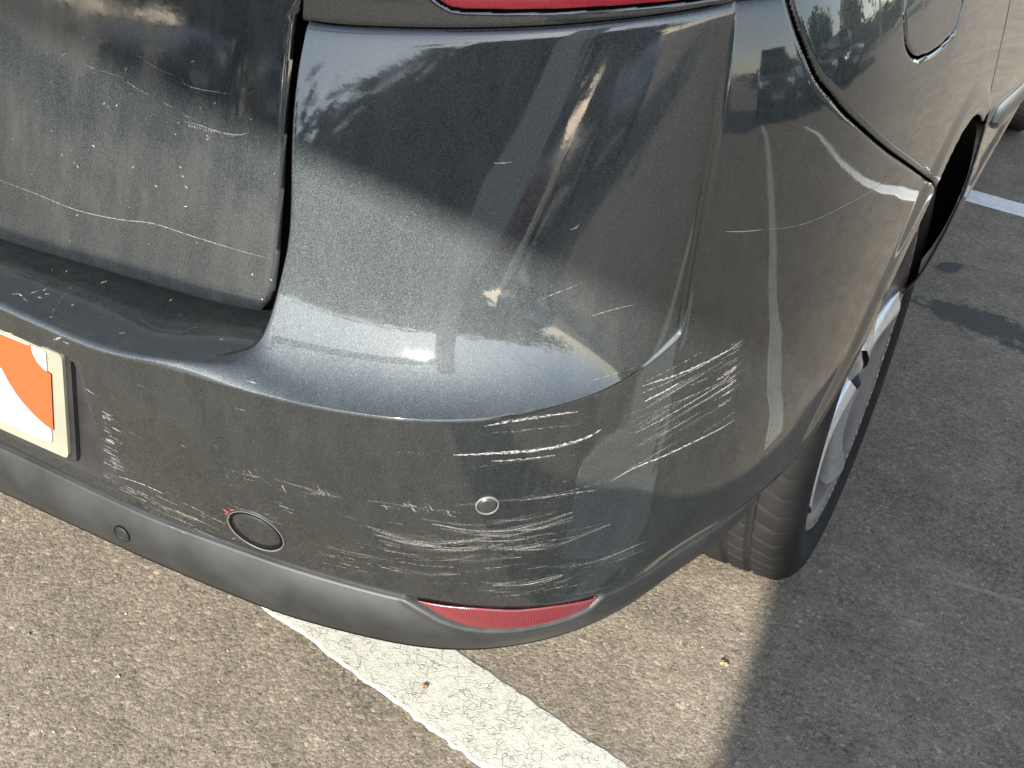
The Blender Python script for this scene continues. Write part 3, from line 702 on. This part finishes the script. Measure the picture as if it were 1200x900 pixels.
def ring_on(name, px, py, r0, r1, h, mat, parent):
    p, n = hit(px, py); z = Vector(n); x = z.cross(Vector((0, 0, 1))).normalized(); y = z.cross(x); V = []; F = []; n_ = 48; pr = [(r0, -.0004), (r0+.25*(r1-r0), h), (r0+.75*(r1-r0), h), (r1, -.0004)]
    for q, hh in pr:
        for k in range(n_):
            a = 2*math.pi*k/n_; c = Vector(p)+x*(q*math.cos(a))+y*(q*math.sin(a)); g = BV.ray_cast(c+z*.05, -z); b0 = g[0] if g[0] is not None else c; V.append(tuple(b0+z*(hh+.0007)))
    for j in range(3):
        for k in range(n_): F.append((j*n_+k, j*n_+(k+1) % n_, (j+1)*n_+(k+1) % n_, (j+1)*n_+k))
    return obj(name, V, F, mat, parent)
M['ring_grey'] = plastic('worn_ring_grey', (.075, .073, .070), .5, .8)
ring_on('sensor_ring', 571, 592, .0088, .0104, .0011, M['ring_grey'], bumper)
ring_on('cover_gap', 300, 622, .0250, .0276, .0009, M['seal'], bumper)
ring_on('cover_rim', 300, 622, .0279, .0294, .0010, M['ring_grey'], bumper)
ring_on('plug_ring', 143.5, 625, .0086, .0098, .0010, M['seal'], car)

# ------------------------------------------------------------------ scuffs: raised flecks of torn clear coat, laid on the skin
SC = {'V': [], 'F': [], 'uv': [], 'w': []}
RS = np.random.default_rng(11)
def fleck(px_pts, width, wear=.6, surf_hit=hit, taper=True, along=26.0, across=3.0, off=.0005):
    P = []
    for q in smooth_loop(px_pts, 7, False):
        h = surf_hit(q[0], q[1])
        if h is None: continue
        P.append(h)
    if len(P) < 2: return
    base = len(SC['V']); ph = RS.random()*50; L = 0; n = len(P)
    for i, (p, nn) in enumerate(P):
        t = P[min(i+1, n-1)][0]-P[max(i-1, 0)][0]; t = t/(np.linalg.norm(t)+1e-9); b = np.cross(nn, t); k = i/(n-1)
        if i: L += np.linalg.norm(p-P[i-1][0])
        wd = width*(math.sin(math.pi*min(max(k, .03), .97))**.5 if taper else 1)
        for s_ in (-1, 0, 1):
            SC['V'].append(p+b*wd*.5*s_+nn*(off+(.0002 if s_ == 0 else 0))); SC['uv'].append((L*along*8+ph, s_*across*.5+ph*.37+k*.3)); SC['w'].append(wear if s_ == 0 else wear-.16)
    for i in range(n-1):
        for s_ in (0, 1):
            a_ = base+i*3+s_; SC['F'].append((a_, a_+1, a_+4, a_+3))
def flush(name, parent, mat):
    me = bpy.data.meshes.new(name); me.from_pydata([tuple(map(float, p)) for p in SC['V']], [], SC['F']); me.update()
    uvl = me.uv_layers.new(name='UVMap'); lv = np.zeros(len(me.loops), int); me.loops.foreach_get('vertex_index', lv); uvl.data.foreach_set('uv', np.array(SC['uv'])[lv].ravel())
    at = me.attributes.new('wear', 'FLOAT', 'POINT'); at.data.foreach_set('value', np.array(SC['w']))
    o = link(name, me, mat, parent); o['kind'] = 'stuff'; o.visible_shadow = True
    for k in SC: SC[k] = []
    return o
# long hand-traced scrapes
for pts, wd, we in (
    ([(531, 533), (575, 531), (620, 528), (660, 521), (690, 511), (704, 503)], .0042, .62),
    ([(576, 540), (610, 538), (650, 533)], .0028, .58),
    ([(568, 499), (600, 493), (640, 487), (677, 482)], .0036, .60),
    ([(575, 507), (630, 502), (680, 497)], .0012, .52),
    ([(452, 530), (475, 529), (498, 532)], .0010, .5),
    ([(600, 587), (640, 582), (672, 577), (700, 574)], .0022, .56),
    ([(728, 556), (745, 547), (775, 535), (805, 521), (838, 505), (860, 492)], .0026, .62),
    ([(732, 553), (750, 541)], .004, .5),
    ([(742, 508), (775, 491), (815, 468), (845, 448), (868, 424)], .0014, .6),
    ([(748, 462), (790, 444), (830, 424), (870, 400)], .0022, .55),
    ([(752, 452), (800, 436), (850, 412), (872, 396)], .0030, .60),
    ([(757, 446), (790, 430), (822, 412)], .0018, .52),
    ([(755, 470), (775, 460), (800, 446)], .0030, .6),
    ([(745, 490), (790, 472), (835, 452), (864, 437)], .0012, .55),
    ([(100, 455), (112, 462)], .0015, .6),
    ([(300, 512), (312, 508), (318, 500)], .0006, .5),
    ([(140, 558), (165, 566), (192, 578)], .0022, .62),
    ([(0, 211), (40, 226), (90, 246), (140, 257), (180, 262), (230, 278), (290, 296), (322, 304)], .0007, .75),
): 
    on = hit if not (pts[0][0] == 0) else None
    if on: fleck(pts, wd, we)
def jitter_field(n, box, ang, ln, wd, wear, keep=lambda x, y: True, curve=0):
    k = 0
    while k < n:
        x = RS.uniform(box[0], box[2]); y = RS.uniform(box[1], box[3])
        if not keep(x, y): continue
        k += 1; L = RS.uniform(*ln); a = ang(x, y)+RS.normal()*.035; dx, dy = math.cos(a)*L, math.sin(a)*L; c = curve*L*L
        fleck([(x-dx/2, y-dy/2+c), (x, y), (x+dx/2, y+dy/2+c)], RS.uniform(*wd), RS.uniform(*wear))
low = lambda x, y: math.radians(np.interp(x, [100, 300, 450, 600, 700, 760, 870], [28, 20, 10, -6, -14, -24, -32]))
# broad scraped field above the reflector
jitter_field(70, (380, 610, 690, 700), low, (16, 70), (.0004, .0014), (.42, .58), lambda x, y: y < 700 and y > 598+max(0, 480-x)*.25 and RS.random() < np.exp(-((x-585)/105)**2) and y < 640+.28*(x-380) , -.0004)
jitter_field(34, (520, 560, 680, 600), low, (20, 80), (.0005, .0014), (.38, .52), curve=-.0003)
# wide bands of fine parallel scoring
for k in range(32):
    x = 575+RS.normal()*62; y = RS.uniform(606, 694); L = RS.uniform(70, 170); a = low(x, y)+RS.normal()*.02
    if y > 640+.28*(x-380): continue
    fleck([(x-math.cos(a)*L/2, y-math.sin(a)*L/2-.0006*L*L), (x, y), (x+math.cos(a)*L/2, y+math.sin(a)*L/2-.0006*L*L)], RS.uniform(.007, .017), RS.uniform(.43, .52), along=2.0, across=RS.uniform(16, 30))
for x, y, L, w_ in ((610, 540, 130, .010), (640, 500, 90, .009), (480, 592, 110, .010), (360, 572, 90, .010), (600, 585, 140, .010), (420, 648, 110, .010), (290, 556, 60, .008), (170, 590, 110, .012), (210, 612, 90, .009)):
    a = low(x, y); fleck([(x-math.cos(a)*L/2, y-math.sin(a)*L/2), (x, y), (x+math.cos(a)*L/2, y+math.sin(a)*L/2)], w_, .45, along=2.0, across=22)
for k in range(12):
    x = RS.uniform(755, 845); y = 440+(845-x)*.55+RS.uniform(-25, 55); L = RS.uniform(50, 110); a = math.radians(-31); fleck([(x-math.cos(a)*L/2, y-math.sin(a)*L/2), (x, y), (x+math.cos(a)*L/2, y+math.sin(a)*L/2)], RS.uniform(.007, .014), RS.uniform(.44, .50), along=2.0, across=24)
# corner scrape, ends ragged along x~865
jitter_field(26, (735, 408, 870, 520), low, (14, 50), (.0004, .0014), (.40, .56), lambda x, y: y > 590-.215*x-.0 and y < 600-.16*(x-600)*1.0 and (y-500)+.6*(x-735) > -20)
for k in range(26):
    y = RS.uniform(398, 470); x = 869-.14*(y-398)-abs(RS.normal())*3; L = RS.uniform(8, 26); fleck([(x-L, y+L*.62), (x-L*.5, y+L*.33), (x, y)], RS.uniform(.0006, .0016), RS.uniform(.5, .65))
# worn patch beside the plate recess
for k in range(70):
    t = RS.random(); y = 480+t*80; x = 119+abs(RS.normal())*(3+8*t); L = RS.uniform(4, 16); fleck([(x, y), (x+L*.9, y+L*.5)], RS.uniform(.0006, .0020), RS.uniform(.48, .66))
for k in range(55):
    t = RS.random(); x = 112+t*150; y = 562+.42*(x-112)+RS.normal()*6-2; 
    if x > 250 and RS.random() < .6: continue
    L = RS.uniform(8, 36); fleck([(x, y), (x+L*.9, y+L*.42)], RS.uniform(.0005, .0018), RS.uniform(.42, .62))
jitter_field(22, (120, 440, 300, 560), low, (6, 18), (.0006, .0014), (.45, .62))
# scuffed rows by the tow cover and left of the sensor
for x0, x1, y0, n in ((262, 302, 551, 16), (325, 397, 570, 26), (447, 535, 591, 34), (250, 300, 560, 10)):
    for k in range(n):
        x = RS.uniform(x0, x1); y = y0+(x-x0)*.11+RS.normal()*2.5; L = RS.uniform(5, 12)
        if RS.random() < .6: fleck([(x, y-L*.5), (x+2.5, y), (x+6, y+L*.5)], RS.uniform(.0006, .0016), RS.uniform(.42, .6))
        else: fleck([(x-8, y-1), (x+8, y+2)], RS.uniform(.0006, .0016), RS.uniform(.4, .56))
for k in range(46):
    a_ = RS.uniform(0, 6.28); x = 300+31*math.cos(a_); y = 622+25*math.sin(a_)+.15*(x-300)
    if RS.random() < .35+.5*(math.sin(a_+.6) < 0): fleck([(x-3, y-1.5*math.sin(a_)), (x, y), (x+4, y+1.5*math.cos(a_))], RS.uniform(.0005, .0011), RS.uniform(.42, .56))
jitter_field(16, (255, 588, 340, 650), low, (8, 22), (.0006, .0014), (.45, .6))
jitter_field(26, (380, 636, 470, 672), low, (10, 40), (.0005, .0014), (.42, .58))
# chips on the ledge and on the panel
for q, s_ in (((18, 345), 1.2), ((24, 346), 1), ((40, 343), 1.2), ((47, 349), 1), ((52, 340), .8), ((30, 352), .9), ((55, 345), .8), ((85, 358), .6), ((122, 331), 1.2), ((143, 391), 1), ((68, 396), 1.6), ((78, 401), 1.2), ((11, 390), 1.3), ((60, 372), .7), ((200, 352), .7), ((260, 398), .8), ((212, 370), .5)):
    a_ = RS.uniform(-.7, .7); dx, dy = 3.2*s_*math.cos(a_), 3.2*s_*math.sin(a_); fleck([(q[0]-dx, q[1]-dy), (q[0], q[1]+.2), (q[0]+dx, q[1]+dy)], .0021*s_, .60)
fleck([(58, 372), (70, 353), (85, 335), (98, 322)], .0036, .47)
fleck([(190, 395), (230, 384), (268, 372)], .0007, .5)
for pts, wd, we in (([(578, 191), (588, 191), (600, 190)], .0012, .7), ([(668, 269), (674, 267), (679, 263)], .0014, .7), ([(630, 352), (660, 340), (688, 329)], .0006, .6), ([(690, 371), (720, 362), (742, 357)], .0006, .62), ([(640, 205), (680, 200), (720, 197)], .0004, .55), ([(850, 271), (870, 271), (893, 269)], .0009, .8), ([(893, 269), (930, 265), (960, 255), (1000, 235), (1035, 215), (1062, 203)], .0006, .7), ([(630, 311), (670, 311), (702, 312)], .0004, .55), ([(690, 447), (720, 438), (745, 430)], .0006, .55)):
    fleck(pts, wd, we)
flush('scuff_marks', bumper, M['scuff'])
for q in (((262, 596), (267, 600), (272, 602)), ((264, 601), (268, 604), (270, 608)), ((270, 597), (276, 598), (281, 600))): fleck(list(q), .0028, .62)
flush('red_chips', bumper, M['red_scuff'])
def tgh(px, py): 
    p = tg_hit(px, py); return p, np.array([0, -.985, .17])
for pts, wd, we in (([(0, 211), (40, 226), (90, 246), (140, 257), (180, 262), (230, 278), (290, 296), (318, 303)], .0006, .70),
    ([(95, 35), (115, 45), (140, 51)], .0011, .55), ([(160, 64), (172, 72), (190, 83), (206, 89)], .0009, .66), ([(213, 92), (217, 98), (228, 103), (250, 107), (270, 110)], .0016, .66), ([(222, 103), (245, 109), (268, 111)], .0016, .52),
    ([(73, 66), (77, 63), (85, 67)], .0009, .6), ([(95, 71), (105, 78), (120, 83), (145, 91)], .0008, .62), ([(150, 96), (160, 103), (174, 111)], .0011, .62), ([(190, 119), (197, 123), (205, 126)], .0009, .62),
    ([(214, 131), (218, 136), (228, 139)], .0008, .62), ([(215, 142), (235, 147), (260, 155), (280, 158), (291, 155), (292, 150)], .0008, .66)):
    fleck(pts, wd*.75, we-.05, tgh)
for k in range(17):
    x = 222+k*3.2; y = 146+k*.75; fleck([(x, y), (x+.8, y+3.2)], .0008, .6, tgh)
for k in range(60):
    x = RS.uniform(5, 325); y = RS.uniform(40, 335); fleck([(x, y), (x+RS.normal()*2, y+RS.uniform(1, 3))], RS.uniform(.0005, .0012), RS.uniform(.5, .7), tgh)
flush('scratches', tailgate, M['scuff'])

# ------------------------------------------------------------------ ground, lines, stones
obj('ground', [(-150, -150, 0), (150, -150, 0), (150, 150, 0), (-150, 150, 0)], [(0, 1, 2, 3)], M['asphalt'], smooth=False)['kind'] = 'structure'
def ground_strip(name, c0, c1, wd, mat, z=.002):
    c0 = np.array(c0); c1 = np.array(c1); t = (c1-c0)/np.linalg.norm(c1-c0); nn = np.array([-t[1], t[0]]); n = int(np.linalg.norm(c1-c0)/.012); V = []; F = []
    e = RS.normal(size=(n+1, 2))*.0011+np.cumsum(RS.normal(size=(n+1, 2))*.0003, 0)
    for i in range(n+1):
        p = c0+(c1-c0)*i/n
        for s_ in (-1, 1):
            q = p+nn*s_*(wd/2+e[i, 0 if s_ < 0 else 1]); V += [(q[0], q[1], z), (q[0]+nn[0]*s_*.004, q[1]+nn[1]*s_*.004, .0003)]
    for i in range(n):
        a = i*4; b = a+4; F += [(a, b, b+2, a+2), (a+1, b+1, b, a), (a+2, b+2, b+3, a+3)]
    o = obj(name, V, F, mat, smooth=False); o['kind'] = 'structure'; return o
A1 = at_z(330, 720, 0)[:2]; A2 = at_z(575, 900, 0)[:2]; B1 = at_z(530, 765, 0)[:2]; B2 = at_z(735, 900, 0)[:2]
tl1 = ((A2-A1)/np.linalg.norm(A2-A1)+(B2-B1)/np.linalg.norm(B2-B1)); tl1 /= np.linalg.norm(tl1); nl1 = np.array([-tl1[1], tl1[0]])
cl = (A1+A2)/4+(B1+B2)/4; wd1 = abs(((B1+B2)/2-(A1+A2)/2)@nl1)
ground_strip('bay_line', cl-tl1*2.4, cl+tl1*6, wd1, M['line'])
ground_strip('bay_line', (1.26, .915), (9.0, 1.42), .11, M['line'])  # made-up line out of view, added for its reflection in the side
C1 = at_z(1147, 232.5, 0)[:2]; C2 = at_z(1198, 241, 0)[:2]; tl2 = (C2-C1)/np.linalg.norm(C2-C1); tl2 = tl2*.35+tl1*.65; tl2 /= np.linalg.norm(tl2); 
ground_strip('bay_line', C1-tl2*1.2, C1+tl2*5, .092, M['line_bright'])
# grit
V = []; F = []
for k in range(5200):
    x = RS.uniform(-.3, 1.35); y = RS.uniform(-.15, 1.6)
    r = RS.choice([.0009, .0013, .0019, .0028], p=[.5, .3, .16, .04])*RS.uniform(.8, 1.2); b = len(V)
    a0 = RS.uniform(0, 6.3)
    for j in range(4):
        a = a0+j*math.pi/2; V.append((x+r*math.cos(a)*RS.uniform(.7, 1.2), y+r*math.sin(a)*RS.uniform(.7, 1.2), .0002))
    V.append((x+r*.2, y, r*RS.uniform(.7, 1.1))); F += [(b, b+1, b+4), (b+1, b+2, b+4), (b+2, b+3, b+4), (b+3, b, b+4)]
def grit_mat():
    b = NB('grit'); v = b.vor(240, out='Color'); s_ = b.n('ShaderNodeSeparateColor'); b.l(v, s_.inputs[0]); b.set(Base_Color=b.ramp(s_.outputs[0], [(0, (.05, .045, .04)), (.6, (.13, .12, .10)), (1, (.34, .31, .26))]), Roughness=.85); return b.m
obj('grit', V, F, grit_mat(), smooth=False)['kind'] = 'stuff'
# a few scraps of dry leaf
M['leaf'] = simple('dry_leaf', (.24, .20, .11), .7); M['leaf2'] = simple('orange_scrap', (.26, .14, .06), .7)
for (px, py), r, m, lab in (((848, 778), .0062, 'leaf', 'pale yellow leaf scrap lying on sunlit asphalt'), ((497, 805), .0045, 'leaf2', 'small orange leaf scrap lying on the white line')):
    p = at_z(px, py, .005); n = 9; V = [(p[0], p[1], .0075)]+[(p[0]+r*RS.uniform(.5, 1.2)*math.cos(2*math.pi*k/n), p[1]+r*RS.uniform(.5, 1.2)*math.sin(2*math.pi*k/n), .0052+.002*(k % 2)) for k in range(n)]
    V += [(x, y, z-.0006) for x, y, z in V]
    F = [(0, 1+k, 1+(k+1) % n) for k in range(n)]+[(n+1, n+2+(k+1) % n, n+2+k) for k in range(n)]+[(1+k, n+2+k, n+2+(k+1) % n, 1+(k+1) % n) for k in range(n)]
    tag(obj('leaf_scrap', V, F, M[m], smooth=False), lab, 'leaf')

# ------------------------------------------------------------------ the rest of the car park, seen only as reflections, plus an added shade caster
def foliage_mat(name, a, b_):
    b = NB(name); b.set(Base_Color=b.mix(b.noise(3, 4, .7), a, b_), Roughness=.7); return b.m
M['leafm'] = foliage_mat('foliage_green', (.020, .040, .014), (.07, .11, .035)); M['leafd'] = foliage_mat('foliage_dry', (.05, .05, .025), (.13, .11, .06)); M['bark'] = simple('bark', (.08, .06, .045), .9)
def crown_mesh(rx, rz, n, leaf, seed):
    g = np.random.default_rng(seed); V = []; F = []
    cl = g.normal(size=(26, 3)); cl /= np.linalg.norm(cl, axis=1, keepdims=True); cl *= g.uniform(.35, .85, (26, 1))
    for k in range(n):
        c = cl[g.integers(26)]+g.normal(size=3)*.20; c = c*np.array([rx, rx, rz]); u = g.normal(size=3); u /= np.linalg.norm(u); v = np.cross(u, g.normal(size=3)); v /= np.linalg.norm(v); b = len(V); L = leaf*g.uniform(.6, 1.4)
        V += [tuple(c-u*L), tuple(c+v*L*.5), tuple(c+u*L), tuple(c-v*L*.5)]; F.append((b, b+1, b+2, b+3))
    return V, F
def tree(loc, h, rx, mat, label, seed):
    t = empty('tree', loc); tag(t, label, 'tree', 'trees along the edge of the car park')
    bm = bmesh.new(); bmesh.ops.create_cone(bm, segments=10, radius1=.18, radius2=.07, depth=h*.6, cap_ends=True, matrix=Matrix.Translation((0, 0, h*.3)))
    for k in range(5):
        a = k*1.26; bmesh.ops.create_cone(bm, segments=6, radius1=.06, radius2=.02, depth=h*.35, cap_ends=True, matrix=Matrix.Translation((math.cos(a)*rx*.3, math.sin(a)*rx*.3, h*.62)) @ Matrix.Rotation(a, 4, 'Z') @ Matrix.Rotation(R(40), 4, 'Y'))
    bobj('trunk', bm, M['bark'], t); V, F = crown_mesh(rx, h*.36, 2600, .16, seed); c = obj('crown', V, F, mat, t, smooth=False); c.location = (0, 0, h*.64)
for i, (x, y, h, rx, m, lab) in enumerate([(10.5, 13.5, 4.2, 1.5, 'leafm', 'tall dark green tree in the middle of the row beyond the cars'), (7.2, 15.5, 3.4, 1.5, 'leafd', 'dry brownish tree at the left end of the row'), (14.5, 12.0, 3.0, 1.7, 'leafd', 'low dry tree to the right of the tall green tree'), (16.5, 8.5, 3.0, 1.8, 'leafm', 'broad green tree behind the parked cars'), (-7.5, -17, 4.0, 2.2, 'leafm', 'broad dark tree far behind the car'), (2.0, -21, 3.6, 2.4, 'leafd', 'dry bushy tree far behind the car')]): tree((x, y, 0), h, rx, M[m], lab, i)
hb = bmesh.new(); add_box(hb, (0, 0, .7), (26, .8, 1.4))
V, F = crown_mesh(1, 1, 7000, .12, 77); Vh = np.array(V); Vh = Vh*np.array([9, .5, .55])+np.array([0, 0, .75]); 
hd = obj('hedge', Vh, F, M['leafm'], smooth=False); hd.location = (13.2, 9.5, 0); hd.rotation_euler = (0, 0, R(112)); tag(hd, 'long clipped green hedge behind the parked cars', 'hedge')
def far_car(loc, rz, mat, label, h=1.45, length=4.3):
    t = empty('parked_car', loc, rz); tag(t, label, 'car', 'cars parked across the car park'); w2 = .88
    def loft(secs, name, m, smooth=True):
        V = [p for s_ in secs for p in s_]; n = len(secs[0]); F = []
        for k in range(len(secs)-1):
            for j in range(n): F.append((k*n+j, k*n+(j+1) % n, (k+1)*n+(j+1) % n, (k+1)*n+j))
        F += [tuple(range(n)), tuple(range((len(secs)-1)*n, len(secs)*n))]; return obj(name, V, F, m, t, smooth)
    def sec(x, hw, z0, z1, r): return [(x, -hw+.05, z0), (x, -hw, z0+.2), (x, -hw-.0, z1-r), (x, -hw+r, z1), (x, hw-r, z1), (x, hw, z1-r), (x, hw, z0+.2), (x, hw-.05, z0)]
    L = length/2
    loft([sec(-L, .60, .35, .70, .08), sec(-L+.12, .78, .28, .82, .1), sec(-L+.6, w2, .25, .90, .1), sec(-.4, w2, .22, .93, .1), sec(L-1.0, w2, .22, .88, .1), sec(L-.25, .80, .26, .74, .1), sec(L, .58, .34, .62, .06)], 'body', mat)
    loft([sec(-L+.25, .70, .8, .88, .05), sec(-L+.75, .66, .8, h-.02, .1), sec(-.2, .64, .8, h, .1), sec(.5, .66, .8, h-.06, .1), sec(1.25, .74, .8, .90, .05)], 'windows', M['glass'])
    bm = bmesh.new(); add_box(bm, (-.35, 0, h-.005), (1.9, 1.16, .05), 0, .02); bobj('roof', bm, mat, t)
    for sx in (-1.35, 1.30):
        for sy in (-1, 1):
            bm = bmesh.new(); bmesh.ops.create_cone(bm, segments=28, radius1=.31, radius2=.31, depth=.2, cap_ends=True, matrix=Matrix.Translation((sx, sy*.80, .31)) @ Matrix.Rotation(R(90), 4, 'X')); wo = bobj('wheel', bm, M['tyre'], t)
            bm = bmesh.new(); bmesh.ops.create_cone(bm, segments=24, radius1=.21, radius2=.19, depth=.215, cap_ends=True, matrix=Matrix.Translation((sx, sy*.80, .31)) @ Matrix.Rotation(R(90), 4, 'X')); bobj('rim', bm, M['alloy'], wo)
    for sy in (-1, 1):
        bm = bmesh.new(); add_box(bm, (L-.13, sy*.56, .64), (.22, .36, .14), sy*R(-18), .03); bobj('headlight', bm, M['headlight'], t)
        bm = bmesh.new(); add_box(bm, (-L+.06, sy*.56, .72), (.12, .3, .16), sy*R(16), .03); bobj('tail_light', bm, M['lens'], t)
    bm = bmesh.new(); add_box(bm, (L-.01, 0, .42), (.05, .52, .11)); bobj('number_plate', bm, M['plate_white'], t)
M['headlight'] = simple('headlight', (.75, .76, .78), .08, .4); M['navy'] = simple('navy_paint', (.012, .015, .024), .2, .3, Coat_Weight=1.0); M['white_paint'] = simple('white_paint', (.70, .70, .69), .3, 0, Coat_Weight=1.0); M['silver_paint'] = simple('silver_paint', (.42, .43, .44), .3, .6, Coat_Weight=1.0); M['black_paint'] = simple('black_paint', (.010, .010, .011), .2, 0, Coat_Weight=1.0); M['red_paint'] = simple('red_paint', (.22, .015, .02), .25, 0, Coat_Weight=1.0)
far_car((9.6, 2.0, 0), R(185), M['black_paint'], 'black hatchback parked nose towards the scuffed car')
far_car((9.9, 4.6, 0), R(184), M['navy'], 'navy saloon parked beside the black hatchback')
far_car((10.1, 7.2, 0), R(183), M['black_paint'], 'black car at the far end of the row beside the hedge')
far_car((8.8, -1.6, 0), R(187), M['navy'], 'navy car parked at the near end of the row')
far_car((-3.6, -11.5, 0), R(88), M['black_paint'], 'black estate car parked behind on the left', 1.7, 4.7)
far_car((-.6, -12.0, 0), R(90), M['navy'], 'tall navy car parked behind in the middle', 1.7, 4.6)
far_car((3.9, -11.6, 0), R(92), M['red_paint'], 'dark red car parked behind on the right', 1.55)
far_car((6.8, -11.0, 0), R(94), M['silver_paint'], 'silver car parked behind at the far right', 1.55)
V, F = crown_mesh(1, 1, 12000, .05, 78); Vh = np.array(V)*np.array([14, .8, 1.9])+np.array([0, 0, 1.9])
hd = obj('hedge', Vh, F, M['leafd'], smooth=False); hd.location = (1.5, -15.5, 0); tag(hd, 'tall rough hedge running behind the tall navy car', 'hedge')
# added unseen pillar shading the car's right side; its board shades the upper bumper
k = empty('shade_caster', (1.505, -3.2, 0)); tag(k, 'added tall pale grey shade caster with a sloping board, unseen behind the scuffed car', 'shade caster')
M['caster'] = plastic('caster_grey', (.52, .53, .53), .5, .12)  # pale, so the added caster stays faint in reflections
bm = bmesh.new(); add_box(bm, (0, 0, 1.47), (.36, .44, 2.74), 0, .03); bobj('body', bm, M['caster'], k)
bm = bmesh.new(); add_box(bm, (0, 0, .05), (.38, .47, .10)); bobj('plinth', bm, M['caster'], k)
bm = bmesh.new(); add_box(bm, (0, 0, 2.87), (.39, .47, .05), 0, .015); bobj('cap', bm, M['caster'], k)
bm = bmesh.new(); add_box(bm, (0, .226, 1.1), (.30, .02, 1.5), 0, .004); d_ = bobj('door', bm, M['caster'], k)  # panel and grip only dress the added shade caster
bm = bmesh.new(); add_box(bm, (.11, .246, 1.1), (.025, .03, .16), 0, .006); bobj('handle', bm, M['black_plastic'], d_)
bm = bmesh.new(); add_box(bm, (-1.4, 0, .14), (2.80, .05, .28), 0, .008); bd = bobj('shade_board', bm, M['caster'], k); bd.location = (-.14, .12, 2.10); bd.rotation_euler = (0, R(7.5), 0)  # board added out of view to cast the slanting shade on the panel
